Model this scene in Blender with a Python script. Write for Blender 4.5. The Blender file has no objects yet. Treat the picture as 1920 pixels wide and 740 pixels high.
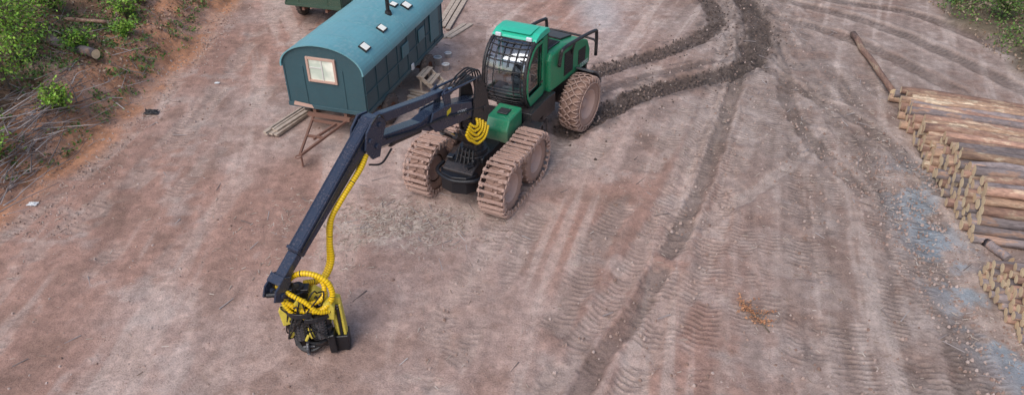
import bpy, math, random
import numpy as np
from mathutils import Matrix, Vector
random.seed(7); rng=np.random.default_rng(11)
scene=bpy.context.scene
COL=scene.collection
R=math.radians
# ---------------------------------------------------------------- materials
def nmat(name):
    m=bpy.data.materials.new(name); m.use_nodes=True
    nt=m.node_tree; b=nt.nodes['Principled BSDF']
    return m,nt,b
def mixc(nt,fac,a,b,blend='MIX'):
    n=nt.nodes.new('ShaderNodeMix'); n.data_type='RGBA'; n.blend_type=blend
    for sock,v in ((n.inputs[0],fac),(n.inputs[6],a),(n.inputs[7],b)):
        if hasattr(v,'links'): nt.links.new(v,sock)
        elif isinstance(v,(int,float)): sock.default_value=v
        else: sock.default_value=(*v,1)
    return n.outputs[2]
def noise(nt,scale,detail=4,rough=.6,coord='Object',vec=None):
    if vec is None:
        tc=nt.nodes.new('ShaderNodeTexCoord'); vec=tc.outputs[coord]
    n=nt.nodes.new('ShaderNodeTexNoise'); n.inputs['Scale'].default_value=scale
    n.inputs['Detail'].default_value=detail; n.inputs['Roughness'].default_value=rough
    nt.links.new(vec,n.inputs['Vector']); return n.outputs[0]
def ramp(nt,src,stops):
    n=nt.nodes.new('ShaderNodeValToRGB'); e=n.color_ramp.elements
    while len(e)<len(stops): e.new(.5)
    for i,(p,c) in enumerate(stops):
        e[i].position=p; e[i].color=(*c,1) if not isinstance(c,(int,float)) else (c,c,c,1)
    nt.links.new(src,n.inputs[0]); return n.outputs[0]
def mrange(nt,src,a,b,c=0,d=1):
    n=nt.nodes.new('ShaderNodeMapRange'); n.inputs[1].default_value=a;n.inputs[2].default_value=b
    n.inputs[3].default_value=c;n.inputs[4].default_value=d; nt.links.new(src,n.inputs[0]); return n.outputs[0]
def mth(nt,op,a,b=None):
    n=nt.nodes.new('ShaderNodeMath'); n.operation=op
    for i,v in enumerate((a,b)):
        if v is None: continue
        if hasattr(v,'links'): nt.links.new(v,n.inputs[i])
        else: n.inputs[i].default_value=v
    return n.outputs[0]
def bump(nt,b,h,s=.3,d=.02):
    n=nt.nodes.new('ShaderNodeBump'); n.inputs['Strength'].default_value=s; n.inputs['Distance'].default_value=d
    nt.links.new(h,n.inputs['Height']); nt.links.new(n.outputs[0],b.inputs['Normal'])
MUD=(.48,.315,.25)
def paint(name,col,rough=.45,metal=0,dirt=.35,zlo=None,zhi=None,dirtcol=MUD,scale=3.0,var=.25,bs=.15):
    m,nt,b=nmat(name)
    n1=noise(nt,scale,6,.65); n2=noise(nt,scale*9,4,.6)
    c=mixc(nt,mrange(nt,n1,.3,.7,0,var),col,tuple(x*.55 for x in col))
    f=mrange(nt,n2,.45,.8,0,dirt)
    f2=mth(nt,'MULTIPLY',f,mrange(nt,n1,.35,.6,.25,1))
    if zlo is not None:
        g=nt.nodes.new('ShaderNodeNewGeometry'); sx=nt.nodes.new('ShaderNodeSeparateXYZ')
        nt.links.new(g.outputs['Position'],sx.inputs[0])
        zz=mrange(nt,mth(nt,'ADD',sx.outputs[2],mth(nt,'MULTIPLY',n1,.6)),zlo+.3,zhi+.3,.85,0)
        f2=mth(nt,'MAXIMUM',f2,mth(nt,'MULTIPLY',zz,mrange(nt,n2,.25,.6,.3,1)))
    c=mixc(nt,f2,c,dirtcol)
    nt.links.new(c,b.inputs['Base Color'])
    nt.links.new(mrange(nt,f2,0,.6,rough,.9),b.inputs['Roughness'])
    b.inputs['Metallic'].default_value=metal
    bump(nt,b,n2,bs,.01)
    return m
M={}
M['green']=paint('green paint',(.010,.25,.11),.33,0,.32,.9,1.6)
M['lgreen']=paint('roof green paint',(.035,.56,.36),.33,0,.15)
M['black']=paint('black paint',(.014,.016,.020),.38,0,.3,.45,1.15)
M['hblack']=paint('oily black paint',(.013,.014,.018),.35,0,.25,None,None,(.10,.07,.05))
M['boom']=paint('boom paint',(.026,.038,.068),.22,0,.14)
M['rubber']=paint('muddy rubber',(.36,.225,.175),.9,0,.9,None,None,MUD,4,.5,.5)
M['mudsteel']=paint('muddy steel',(.50,.33,.265),.75,.0,.8,None,None,(.62,.45,.38),5,.6,.6)
M['rim']=paint('muddy rim',(.54,.36,.295),.8,0,.8,None,None,(.64,.46,.39),4,.35,.3)
M['yellow']=paint('yellow paint',(.74,.60,.08),.45,0,.6,None,None,(.14,.11,.06),8,.4)
M['hose']=paint('yellow hose',(.92,.60,.004),.38,0,.10,None,None,(.3,.2,.03),9,.1)
M['hoserib']=paint('hose rib',(.62,.36,.004),.45,0,.2,None,None,(.1,.07,.02),9,.2)
M['rubberblack']=paint('black hose',(.012,.012,.013),.5,0,.15)
M['chrome']=paint('cylinder rod',(.55,.56,.58),.2,1,.1)
M['steel']=paint('worn steel',(.16,.16,.17),.45,.6,.4,None,None,(.1,.07,.05))
M['greyplastic']=paint('grey plastic',(.22,.24,.26),.5,0,.2)
M['whiteplastic']=paint('white plastic',(.75,.76,.76),.5,0,.12)
M['lamp']=paint('lamp lens',(.7,.72,.75),.12,0,.02)
M['decalw']=paint('white decal',(.75,.76,.74),.5,0,.05)
M['decaly']=paint('yellow decal',(.8,.6,.02),.5,0,.05)
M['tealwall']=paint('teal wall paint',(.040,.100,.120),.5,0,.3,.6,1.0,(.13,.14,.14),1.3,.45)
M['tealroof_lit']=paint('top-lit teal roof paint',(.160,.40,.44),.36,0,.6,None,None,(.36,.48,.50),1.2,.45,.4)  # lighter than the wall teal: top light on the roof painted into its colour
M['tealdoor']=paint('faded teal door paint',(.08,.20,.23),.5,0,.4,None,None,(.2,.25,.25),1.2,.45,.3)
M['darkgreenwall']=paint('dark green wall',(.04,.09,.06),.6,0,.3)
M['darkroof']=paint('dark green roof',(.05,.11,.07),.6,0,.3)
M['rust']=paint('rusty frame',(.24,.125,.09),.85,.1,.6,None,None,(.38,.22,.16),6,.5,.4)
M['tyre']=paint('wagon tyre',(.06,.053,.05),.9,0,.7,None,None,MUD,5,.4)
M['framewood']=paint('window frame wood',(.58,.38,.30),.7,0,.2)
M['whitepaint']=paint('white paint',(.72,.70,.66),.6,0,.2)
def simple(name,col,rough=.8,sc=6,c2=None,bs=.3,coord='Object'):
    m,nt,b=nmat(name); n=noise(nt,sc,6,.65,coord)
    c=ramp(nt,n,[(.3,col),(.7,c2 or tuple(x*.6 for x in col))]); nt.links.new(c,b.inputs['Base Color'])
    b.inputs['Roughness'].default_value=rough; bump(nt,b,n,bs,.01); return m
def island(name,stops,rough=.8,shade=0):
    m,nt,b=nmat(name); g=nt.nodes.new('ShaderNodeNewGeometry')
    c=ramp(nt,g.outputs['Random Per Island'],stops)
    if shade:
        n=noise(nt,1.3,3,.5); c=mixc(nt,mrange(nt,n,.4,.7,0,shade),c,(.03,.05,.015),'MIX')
    nt.links.new(c,b.inputs['Base Color']); b.inputs['Roughness'].default_value=rough
    return m
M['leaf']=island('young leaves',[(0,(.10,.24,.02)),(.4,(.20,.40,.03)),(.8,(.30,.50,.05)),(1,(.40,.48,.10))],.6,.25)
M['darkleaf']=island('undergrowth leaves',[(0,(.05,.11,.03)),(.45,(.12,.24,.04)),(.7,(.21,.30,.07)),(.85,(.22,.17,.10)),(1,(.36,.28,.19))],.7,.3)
M['litter']=island('dry litter',[(0,(.14,.08,.055)),(.5,(.30,.19,.12)),(1,(.50,.38,.28))],.9)
M['chip']=island('wood chips',[(0,(.24,.17,.13)),(.4,(.40,.31,.25)),(.8,(.54,.45,.37)),(1,(.66,.58,.50))],.85)
M['clod']=island('soil clods',[(0,(.24,.155,.12)),(.5,(.40,.28,.23)),(1,(.52,.41,.36))],.95)
M['darkclod']=island('wet clods',[(0,(.07,.05,.042)),(1,(.16,.115,.095))],.8)
M['branch']=island('grey branches',[(0,(.15,.115,.10)),(.5,(.30,.25,.235)),(1,(.52,.46,.43))],.85)
M['stem']=simple('stem bark',(.18,.14,.10),.85,12)
M['needle']=island('dry needles',[(0,(.42,.18,.09)),(1,(.6,.32,.17))],.85)
M['plank']=simple('raw planks',(.60,.50,.40),.8,5,(.36,.28,.22))
def bark(name,c1,c2,c3):
    m,nt,b=nmat(name)
    tc=nt.nodes.new('ShaderNodeTexCoord'); mp=nt.nodes.new('ShaderNodeMapping')
    oi=nt.nodes.new('ShaderNodeObjectInfo')
    cmb=nt.nodes.new('ShaderNodeCombineXYZ'); nt.links.new(mth(nt,'MULTIPLY',oi.outputs['Random'],40),cmb.inputs[0]); nt.links.new(mth(nt,'MULTIPLY',oi.outputs['Random'],17),cmb.inputs[1])
    mp.inputs['Scale'].default_value=(.25,1,1)
    nt.links.new(tc.outputs['Object'],mp.inputs[0]); nt.links.new(cmb.outputs[0],mp.inputs['Location'])
    n=noise(nt,6,5,.65,vec=mp.outputs[0]); n2=noise(nt,30,4,.6,vec=mp.outputs[0])
    c=ramp(nt,n,[(.35,c1),(.47,c2),(.54,c2),(.59,c3)])
    c=mixc(nt,mrange(nt,n2,.3,.7,0,.6),c,tuple(x*.45 for x in c1))
    hv=nt.nodes.new('ShaderNodeHueSaturation'); nt.links.new(mrange(nt,oi.outputs['Random'],0,1,.7,1.4),hv.inputs['Value']); nt.links.new(c,hv.inputs['Color'])
    nt.links.new(hv.outputs[0],b.inputs['Base Color']); b.inputs['Roughness'].default_value=.85
    bump(nt,b,n2,.7,.012); return m
M['barkgrey']=bark('grey pine bark',(.18,.145,.14),(.30,.245,.235),(.46,.29,.21))
M['barkred']=bark('red pine bark',(.24,.14,.11),(.44,.26,.185),(.62,.45,.31))
M['barkpeel']=bark('peeled pine bark',(.27,.165,.12),(.50,.32,.21),(.78,.62,.43))
m,nt,b=nmat('cut wood')
n=noise(nt,14,4,.6); oi=nt.nodes.new('ShaderNodeObjectInfo')
c=mixc(nt,oi.outputs['Random'],(.88,.68,.42),(.74,.52,.31)); c=mixc(nt,mrange(nt,n,.45,.75,0,.4),c,(.44,.28,.17))
nt.links.new(c,b.inputs['Base Color']); b.inputs['Roughness'].default_value=.8; M['cut']=m
m=bpy.data.materials.new('cab glass'); m.use_nodes=True; nt=m.node_tree; nt.nodes.clear()
o=nt.nodes.new('ShaderNodeOutputMaterial'); mx=nt.nodes.new('ShaderNodeMixShader'); gl=nt.nodes.new('ShaderNodeBsdfGlossy'); tr=nt.nodes.new('ShaderNodeBsdfTransparent')
gl.inputs['Roughness'].default_value=.06; gl.inputs['Color'].default_value=(.85,.9,.95,1); tr.inputs['Color'].default_value=(.65,.7,.74,1)
lw=nt.nodes.new('ShaderNodeLayerWeight'); lw.inputs[0].default_value=.4
nt.links.new(mrange(nt,lw.outputs[0],0,1,.22,.85),mx.inputs[0]); nt.links.new(tr.outputs[0],mx.inputs[1]); nt.links.new(gl.outputs[0],mx.inputs[2]); nt.links.new(mx.outputs[0],o.inputs[0])
M['glass']=m
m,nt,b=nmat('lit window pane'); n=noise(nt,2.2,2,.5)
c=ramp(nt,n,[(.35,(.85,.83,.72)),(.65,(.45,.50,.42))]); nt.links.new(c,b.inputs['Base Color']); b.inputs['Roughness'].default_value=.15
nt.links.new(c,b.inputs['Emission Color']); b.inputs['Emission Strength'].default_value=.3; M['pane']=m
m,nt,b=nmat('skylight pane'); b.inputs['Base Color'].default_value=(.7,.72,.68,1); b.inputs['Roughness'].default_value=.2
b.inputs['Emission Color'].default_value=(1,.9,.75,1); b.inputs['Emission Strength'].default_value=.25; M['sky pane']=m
# ---------------------------------------------------------------- mesh builder
def crom(pts,n=8):
    P=[Vector(p) for p in pts]; P=[P[0]*2-P[1]]+P+[P[-1]*2-P[-2]]; out=[]
    for i in range(1,len(P)-2):
        a,b_,c_,d=P[i-1:i+3]
        for k in range(n):
            t=k/n; out.append(.5*((2*b_)+(c_-a)*t+(2*a-5*b_+4*c_-d)*t*t+(3*b_-a-3*c_+d)*t**3))
    out.append(P[-2]); return out
class MB:
    def __init__(s,T=None): s.v=[];s.f=[];s.m=[];s.s=[];s.T=T or Matrix()
    def add(s,vs,fs,m=0,sm=False,X=None):
        o=len(s.v); T=s.T@X if X is not None else s.T
        s.v+= [T@Vector(v) for v in vs]
        for k,f in enumerate(fs):
            s.f.append([i+o for i in f]); s.m.append(m if isinstance(m,int) else m[k]); s.s.append(sm)
        return s
    def box(s,c,sz,rot=None,m=0,X=None):
        x,y,z=[q/2 for q in sz]; V=[(-x,-y,-z),(x,-y,-z),(x,y,-z),(-x,y,-z),(-x,-y,z),(x,-y,z),(x,y,z),(-x,y,z)]
        A=Matrix.Translation(c)
        if rot is not None:
            A=A@(rot.to_4x4() if isinstance(rot,Matrix) else (Matrix.Rotation(rot[2],4,'Z')@Matrix.Rotation(rot[1],4,'Y')@Matrix.Rotation(rot[0],4,'X')))
        if X is not None: A=X@A
        return s.add(V,[(0,3,2,1),(4,5,6,7),(0,1,5,4),(1,2,6,5),(2,3,7,6),(3,0,4,7)],m,False,A)
    def prism(s,poly,a,b,axis='x',m=0,sm=False):
        def mk(p,q,t): return (t,p,q) if axis=='x' else ((p,t,q) if axis=='y' else (p,q,t))
        n=len(poly); V=[mk(p,q,a) for p,q in poly]+[mk(p,q,b) for p,q in poly]
        ar=sum(poly[i][0]*poly[(i+1)%n][1]-poly[(i+1)%n][0]*poly[i][1] for i in range(n))
        F=[list(range(n)),list(range(n,2*n))[::-1]]+[(i,i+n,(i+1)%n+n,(i+1)%n) for i in range(n)]
        flip = (ar>0) ^ (axis=='y')
        if b<a: flip=not flip
        if flip: F=[list(f)[::-1] for f in F]
        return s.add(V,F,m,sm)
    def tube(s,pts,r,n=8,m=0,cap=True,closed=False,mf=None,sm=True):
        P=[Vector(p) for p in pts]; N=len(P); rr=r if isinstance(r,(list,tuple)) else [r]*N
        V=[];F=[];mm=[]
        t0=(P[1]-P[0]).normalized(); up=Vector((0,0,1)) if abs(t0.z)<.9 else Vector((1,0,0))
        u=t0.cross(up).normalized()
        for i in range(N):
            if closed: t=(P[(i+1)%N]-P[i-1]).normalized()
            else: t=(P[min(i+1,N-1)]-P[max(i-1,0)]).normalized()
            u=(u-t*u.dot(t)); u.normalize(); w=t.cross(u)
            for k in range(n):
                a=2*math.pi*k/n; V.append(P[i]+(u*math.cos(a)+w*math.sin(a))*rr[i])
        for i in range(N if closed else N-1):
            j=(i+1)%N
            for k in range(n):
                F.append((i*n+k,i*n+(k+1)%n,j*n+(k+1)%n,j*n+k)); mm.append(mf(i) if mf else m)
        if cap and not closed:
            F.append(list(range(n))[::-1]); F.append([(N-1)*n+k for k in range(n)]); mm+=[m,m]
        return s.add(V,F,mm,sm)
    def cyl(s,a,b,r,r2=None,n=16,m=0): return s.tube([a,b],[r,r if r2 is None else r2],n,m,sm=False)
    def lathe(s,prof,n=32,m=0,sm=True,c=(0,0,0)):
        V=[];F=[]
        for r,x in prof:
            for k in range(n):
                a=2*math.pi*k/n; V.append((c[0]+x,c[1]+r*math.cos(a),c[2]+r*math.sin(a)))
        L=len(prof)
        for i in range(L-1):
            for k in range(n): F.append((i*n+k,(i+1)*n+k,(i+1)*n+(k+1)%n,i*n+(k+1)%n))
        return s.add(V,F,m,sm)
    def obj(s,name,mats,parent=None,bevel=0,loc=None,seg=1):
        me=bpy.data.meshes.new(name); me.from_pydata([tuple(v) for v in s.v],[],s.f)
        for k in mats: me.materials.append(M[k])
        me.polygons.foreach_set('material_index',s.m); me.polygons.foreach_set('use_smooth',s.s); me.update()
        ob=bpy.data.objects.new(name,me); COL.objects.link(ob)
        if parent: ob.parent=parent
        if loc: ob.location=loc
        if bevel:
            md=ob.modifiers.new('Bevel','BEVEL'); md.width=bevel; md.segments=seg; md.limit_method='ANGLE'; md.angle_limit=R(40)
        return ob
def empty(name,loc=(0,0,0),rz=0,parent=None):
    e=bpy.data.objects.new(name,None); e.location=loc; e.rotation_euler=(0,0,rz); e.empty_display_size=.3
    COL.objects.link(e)
    if parent: e.parent=parent
    return e
def tag(o,label,cat,group=None,kind=None):
    o['label']=label
    if cat: o['category']=cat
    if group: o['group']=group
    if kind: o['kind']=kind
    return o
# ---------------------------------------------------------------- ground
LATS={}
def lat(seed):
    if seed not in LATS: LATS[seed]=np.random.default_rng(seed).random((256,256))
    return LATS[seed]
def vn(x,y,f,seed):
    L=lat(seed); X=np.asarray(x)*f+1000.37; Y=np.asarray(y)*f+1000.71
    xi=np.floor(X).astype(int); yi=np.floor(Y).astype(int); fx=X-xi; fy=Y-yi
    fx=fx*fx*(3-2*fx); fy=fy*fy*(3-2*fy)
    a=L[xi%256,yi%256];b=L[(xi+1)%256,yi%256];c=L[xi%256,(yi+1)%256];d=L[(xi+1)%256,(yi+1)%256]
    return (a*(1-fx)+b*fx)*(1-fy)+(c*(1-fx)+d*fx)*fy
def fbm(x,y,f,seed,o=4,g=.5):
    t=0;a=1;w=0
    for i in range(o): t=t+a*vn(x,y,f*2**i,seed+i); w+=a; a*=g
    return t/w
def ss(t): t=np.clip(t,0,1); return t*t*(3-2*t)
def edge(y): return np.interp(y,[10,15,19,24,33],[-13.2,-12.9,-12.3,-11.7,-11.9])+.7*(fbm(y,y*0,.35,5,3)-.5)*2
def bigz(x,y):
    x=np.asarray(x,float);y=np.asarray(y,float)
    z=.16*(fbm(x,y,.16,1,2)-.5)
    e=edge(y); t=(e-x)/1.7
    b=ss(t)*(.7+.5*fbm(x,y,.5,9,3))
    z=z+b+np.clip((e-1.7-x),0,12)*.10*1.0+ss((t-.6))*.35*(fbm(x,y,1.1,21,3)-.4)+ss(t*3)*.36*(fbm(x,y,1.6,25,4)-.5)
    q=ss((x-(17.4+.5*np.sin(y*1.3)))/1.2)*ss((y-22.0)/2)
    z=z+q*.5*fbm(x,y,.6,31,3)
    return z
xs=np.concatenate([-16-np.geomspace(.12,600,50)[::-1],np.arange(-16,17,.034),17+np.geomspace(.1,600,45)])
ys=np.concatenate([7-np.geomspace(.15,600,30)[::-1],np.arange(7,32,.030),32+np.geomspace(.1,900,45)])
GX,GY=np.meshgrid(xs,ys); ny,nx=GX.shape
Z=bigz(GX,GY)
Z+=.05*(fbm(GX,GY,.9,41,4)-.5)+.045*(fbm(GX,GY,4,51,4,.65)-.5)
wet=np.zeros_like(Z);dry=np.zeros_like(Z);dark=np.zeros_like(Z);groove=np.zeros_like(Z)
brk=fbm(GX,GY,.7,61,4,.6); brk2=fbm(GX,GY,2.5,71,3,.6); brk3=fbm(GX,GY,1.7,77,3,.6)
def offset(pts,o):
    P=[Vector((p[0],p[1],0)) for p in pts]; out=[]
    for i,p in enumerate(P):
        t=(P[min(i+1,len(P)-1)]-P[max(i-1,0)]).normalized(); out.append((p.x+t.y*o,p.y-t.x*o))
    return out
def track(pts,w,depth,sp,amp,mode,st=1.0,thr=.0,chev=.3,off=0):
    global wet,dry,dark,groove,Z
    if off: pts=offset(pts,off)
    if mode!='wet': amp*=.8
    P=crom([(p[0],p[1],0) for p in pts],6); W=w*1.7
    D=np.full_like(Z,1e9);S=np.zeros_like(Z);s0=0
    for a,b in zip(P[:-1],P[1:]):
        L=(b-a).length
        i0,i1=np.searchsorted(xs,[min(a.x,b.x)-W,max(a.x,b.x)+W]); j0,j1=np.searchsorted(ys,[min(a.y,b.y)-W,max(a.y,b.y)+W])
        if i1<=i0 or j1<=j0: s0+=L; continue
        sl=(slice(j0,j1),slice(i0,i1)); dx=(b.x-a.x)/L;dy=(b.y-a.y)/L
        rx=GX[sl]-a.x;ry=GY[sl]-a.y; t=np.clip(rx*dx+ry*dy,0,L)
        ex=rx-t*dx;ey=ry-t*dy; d=np.hypot(ex,ey)*np.sign(ex*dy-ey*dx+1e-9)
        up=np.abs(d)<np.abs(D[sl]); D[sl]=np.where(up,d,D[sl]); S[sl]=np.where(up,s0+t,S[sl]); s0+=L
    ad=np.abs(D)+(brk2-.5)*.22
    vis=ss((brk-thr)/.12) if thr>0 else 1.0
    m=ss((w-ad)/(w*.4))*vis*st
    be=np.exp(-((np.minimum(ad,50)-w*1.2)/(w*.28))**2)*(np.abs(D)<W)*vis*st
    ph=S/sp+np.minimum(np.abs(D),5)*chev/sp+brk2*.6
    lv=ss((brk3-.36)/.16) if mode!='wet' else 1.0
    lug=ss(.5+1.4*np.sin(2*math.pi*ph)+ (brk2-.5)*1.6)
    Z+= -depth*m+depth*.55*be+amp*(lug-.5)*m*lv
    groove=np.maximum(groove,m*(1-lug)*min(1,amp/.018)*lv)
    if mode=='wet': wet=np.maximum(wet,m*(.7+.3*brk2)); wet=np.maximum(wet,be*.6*ss((brk2-.42)/.15))
    elif mode=='dry': dry=np.maximum(dry,m)
    elif mode=='dark': dark=np.maximum(dark,m); dry=np.maximum(dry,be*.7)
    else: dry=np.maximum(dry,be*.5)
A=[(1.7,19.2),(2.67,20.2),(3.9,21.3),(5.16,22.1),(7.8,23.5),(9.2,25.6),(9.9,29.1),(9.9,33)]
B=[(2.0,22.6),(3.2,23.5),(5.7,25.1),(7.4,26.6),(8.3,28.6),(8.2,33)]
C=[(9.9,33),(9.67,30.39),(8.88,26.88),(7.93,23.51),(6.63,20.05),(5.52,17.27),(4.48,15.0),(3.45,12.92),(2.48,11.18),(1.56,9.72),(-.2,6)]
Dp=[(10.4,33),(10.57,29.14),(10.27,25.35),(10.2,20.75),(10.07,16.73),(9.79,13.3),(9.17,10.57),(8.78,9.2),(8,6)]
E=[(11.5,33),(11.38,30.39),(11.09,24.87),(11.05,20.75),(10.77,17.0),(10.64,14.55)]
F=[(11.0,33),(11.84,30.39),(14.07,27.97),(15.6,25.35),(16.96,21.87),(18,17)]
F2=[(12,33),(13.66,30.39),(16.16,28.84),(17.35,26.88),(18.42,24.41)]
G=[(9.3,19.2),(7.15,16.7),(5.16,15),(3.9,14.2)]
H1=[(6.2,23),(4.6,19.5),(3.2,16.73),(1.84,14.35),(.82,11.83),(-.1,9.2),(-.9,6)]
H2=[(8,23.5),(5.9,19.05),(4.34,15),(3.12,11.67),(2.22,9.2),(1.5,6)]
H3=[(9.6,27),(8.7,22.7),(7.2,18),(6.24,15),(5.2,11.5),(4.44,9.2),(3.6,6)]
H4=[(10.2,24),(9.5,18.74),(8.27,13.9),(7.3,11),(6.67,9.2),(6,6)]
I1=[(-10.8,33),(-10.9,30.4),(-10.4,21.5),(-10.9,16.7),(-11.8,13.3),(-13,10)]
I2=[(-8.6,30),(-8.9,26.9),(-9.0,20.75),(-9.6,16.5),(-10.7,12.55),(-12,9)]
J=[(-7.0,19),(-7.6,15),(-8.3,11.8),(-8.2,9.2),(-8,6)]
K=[(1.6,19),(1.0,17.4),(.2,16.2),(-.6,13.5),(-1.5,11),(-2.2,7)]
L_=[(-2.5,17),(-3.4,14.6),(-5,12),(-6,9),(-7,6)]
for o in(-1.0,1.0):
    track(H4,.42,.015,.14,.022,'x',.9,.36,.2,o)
    track(H3,.44,.02,.145,.024,'x',1.0,.34,.25,o)
for o in(-.4,1.3): track(H1,.40,.025,.15,.021,'dry',.8,.42,.2,o)
track(Dp,.46,.05,.15,.028,'dark',.5,.33,.3); track(Dp,.42,.03,.145,.024,'x',.9,.36,.3,-1.9)
track(E,.38,.05,.15,.026,'dark',.5,.3,.3); track(F,.42,.06,.16,.028,'dark',.75,.2); track(F,.42,.06,.16,.028,'dark',.65,.25,.4,2.1)
track(F2,.4,.06,.16,.028,'dark',.8,.2); track(E,.3,.04,.15,.022,'dry',.6,.35,.3,1.1)
track(H2,.42,.05,.155,.024,'dry',.9,.28); track(H2,.38,.03,.15,.022,'dark',.4,.36,.3,1.7)
track(G,.25,.04,.3,.005,'dry',.9)
track(C,.27,.07,.16,.014,'dark',.8,.25); track(C,.36,.05,.15,.022,'dry',.8,.3,.3,.6); track(C,.36,.04,.15,.022,'dry',.7,.36,.3,-.75)
for o in(-.8,.9):
    track(I1,.34,.03,.15,.018,'dry',.7,.40,.2,o); track(I2,.36,.03,.15,.018,'dry',.65,.42,.2,o); 
track(J,.4,.02,.16,.012,'dry',.5,.46); track(K,.4,.03,.15,.018,'dry',.7,.35); track(L_,.4,.02,.16,.012,'dry',.5,.44)
track(B,.47,.07,.16,.035,'wet',.95,.12,.5); track(A,.56,.09,.16,.04,'wet',1.0,0,.5); track(A,.3,.05,.16,.03,'wet',.6,.42,.4,-1.0)
for k in range(7):
    x0=5.2+k*.8+random.uniform(-.3,.3)
    track([(x0+3.2,22+k*.4),(x0+1.4,17),(x0,12),(x0-1.2,6)],.38,.015,.13+.006*(k%3),.022,'x',.9,.42,.2)
track([(9.3,27),(8.6,25),(9.6,22),(10.9,19.5),(11.4,16)],.3,.06,.16,.025,'dark',.75,.22)
track([(10.0,27.5),(9.6,24),(8.9,21),(8.9,18.5),(9.3,16)],.3,.05,.16,.025,'dark',.7,.28)
def C3(r,g,b): return np.array([r,g,b])[None,None,:]
def mx3(a,b,t): return a+(b-a)*t[...,None]
n1=fbm(GX,GY,.22,81,4); n2=fbm(GX,GY,1.1,91,4,.6); n3=fbm(GX,GY,6,101,3,.7)
XR=GX-.30*(GY-15)-.006*(GY-15)**2; XL=GX+.12*GY+.012*(GY-16)**2
st=np.where(GX>-1,fbm(XR,GY*.07,2.2,401,4,.6),fbm(XL,GY*.10,1.5,421,4,.6))
base=mx3(C3(.42,.255,.20),C3(.47,.34,.29),ss((n1-.38)/.25))
base=mx3(base,C3(.335,.26,.22),ss((GX-2.5)/6)*.85*np.ones_like(Z))
base=mx3(base,C3(.27,.17,.13),ss((n2-.51)/.2)*.55)
base=mx3(base,C3(.53,.43,.38),ss((.42-n2)/.18)*.5)
base=base*(1+.7*(st-.5))[...,None]
base=mx3(base,C3(.57,.47,.41),ss((st-.56)/.15)*.4)
base=mx3(base,C3(.55,.45,.39),dry*.5)
base=mx3(base,C3(.16,.125,.105),dark*.65)
base=mx3(base,C3(.45,.29,.235),ss(1-np.hypot((GX+3)/6,(GY-12)/5))*.4)
gp=np.interp(GY,[7,9,11,13,15,17,20],[10.2,9.9,9.7,9.8,10.1,10.6,11.2]); gs=ss(1-np.abs(GX-gp-.3)/1.3)*ss((19-GY)/4)
base=mx3(base,C3(.32,.385,.43),gs*ss((n2-.36)/.16)*.8)
gs2=ss(1-np.hypot((GX-3.6)/1.6,(GY-29)/4.5)); base=mx3(base,C3(.52,.50,.49),gs2*.7)
ch=ss(1-np.hypot((GX+2.8)/2.8,(GY-14.4)/1.4)); base=mx3(base,C3(.58,.50,.42),ch*ss((n3-.43)/.15)*.75)
base=mx3(base,C3(.080,.062,.053),wet*.92)
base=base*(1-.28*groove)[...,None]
e=edge(GY); tb=(e-GX)/1.7
bk=ss((tb+.45)/.5); base=mx3(base,C3(.54,.27,.155),bk*(.5+.5*ss((n2-.36)/.2)))
base=mx3(base,C3(.19,.125,.08),ss((tb-1.25+(n2-.5)*2.6)/.4)*.8)
base=mx3(base,C3(.15,.12,.08),ss((GX-17.4-.5*np.sin(GY*1.3))/.8)*ss((GY-22)/2))
base=base*(.80+.40*n3)[...,None]
base=np.clip(base*1.10,.01,.85)
me=bpy.data.meshes.new('ground'); nv=nx*ny
co=np.stack([GX,GY,Z],-1).reshape(-1).astype(np.float32)
me.vertices.add(nv); me.vertices.foreach_set('co',co)
idx=np.arange(nv).reshape(ny,nx); q=np.stack([idx[:-1,:-1],idx[:-1,1:],idx[1:,1:],idx[1:,:-1]],-1).reshape(-1)
nf=(nx-1)*(ny-1); me.loops.add(nf*4); me.loops.foreach_set('vertex_index',q.astype(np.int32))
me.polygons.add(nf); me.polygons.foreach_set('loop_start',np.arange(0,nf*4,4,dtype=np.int32)); 
me.polygons.foreach_set('use_smooth',np.ones(nf,dtype=bool)); me.update(calc_edges=True)
at=me.color_attributes.new('soil','FLOAT_COLOR','POINT')
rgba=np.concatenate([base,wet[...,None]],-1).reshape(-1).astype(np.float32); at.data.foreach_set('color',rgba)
m,nt,b=nmat('soil'); ac=nt.nodes.new('ShaderNodeVertexColor'); ac.layer_name='soil'
a1=noise(nt,3.5,8,.7); a2=noise(nt,24,6,.75); a3=noise(nt,80,3,.6)
vo=nt.nodes.new('ShaderNodeTexVoronoi'); vo.inputs['Scale'].default_value=20; tc=nt.nodes.new('ShaderNodeTexCoord'); nt.links.new(tc.outputs['Object'],vo.inputs['Vector'])
c=mixc(nt,mrange(nt,a2,.42,.66,0,.75),ac.outputs[0],mixc(nt,1.0,ac.outputs[0],(.52,.49,.48),'MULTIPLY'))
c=mixc(nt,mrange(nt,a1,.46,.66,0,.6),c,mixc(nt,1.0,ac.outputs[0],(1.3,1.29,1.28),'MULTIPLY'))
peb=mth(nt,'MULTIPLY',mrange(nt,vo.outputs['Distance'],.12,.22,1,0),mrange(nt,a2,.5,.58,0,.7))
c=mixc(nt,peb,c,(.54,.47,.43))
nt.links.new(c,b.inputs['Base Color'])
nt.links.new(mrange(nt,ac.outputs[1],.2,.9,.95,.55),b.inputs['Roughness']); b.inputs['Specular IOR Level'].default_value=.25
hh=mth(nt,'ADD',mth(nt,'MULTIPLY',a2,.7),mth(nt,'ADD',mth(nt,'MULTIPLY',a3,.3),mth(nt,'MULTIPLY',peb,.5)))
bump(nt,b,hh,.9,.045)
me.materials.append(m)
g=bpy.data.objects.new('ground',me); COL.objects.link(g); g['kind']='structure'; g['label']='churned red dirt clearing with tyre ruts and tread marks'
def gz(x,y): return float(bigz(x,y))
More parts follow.
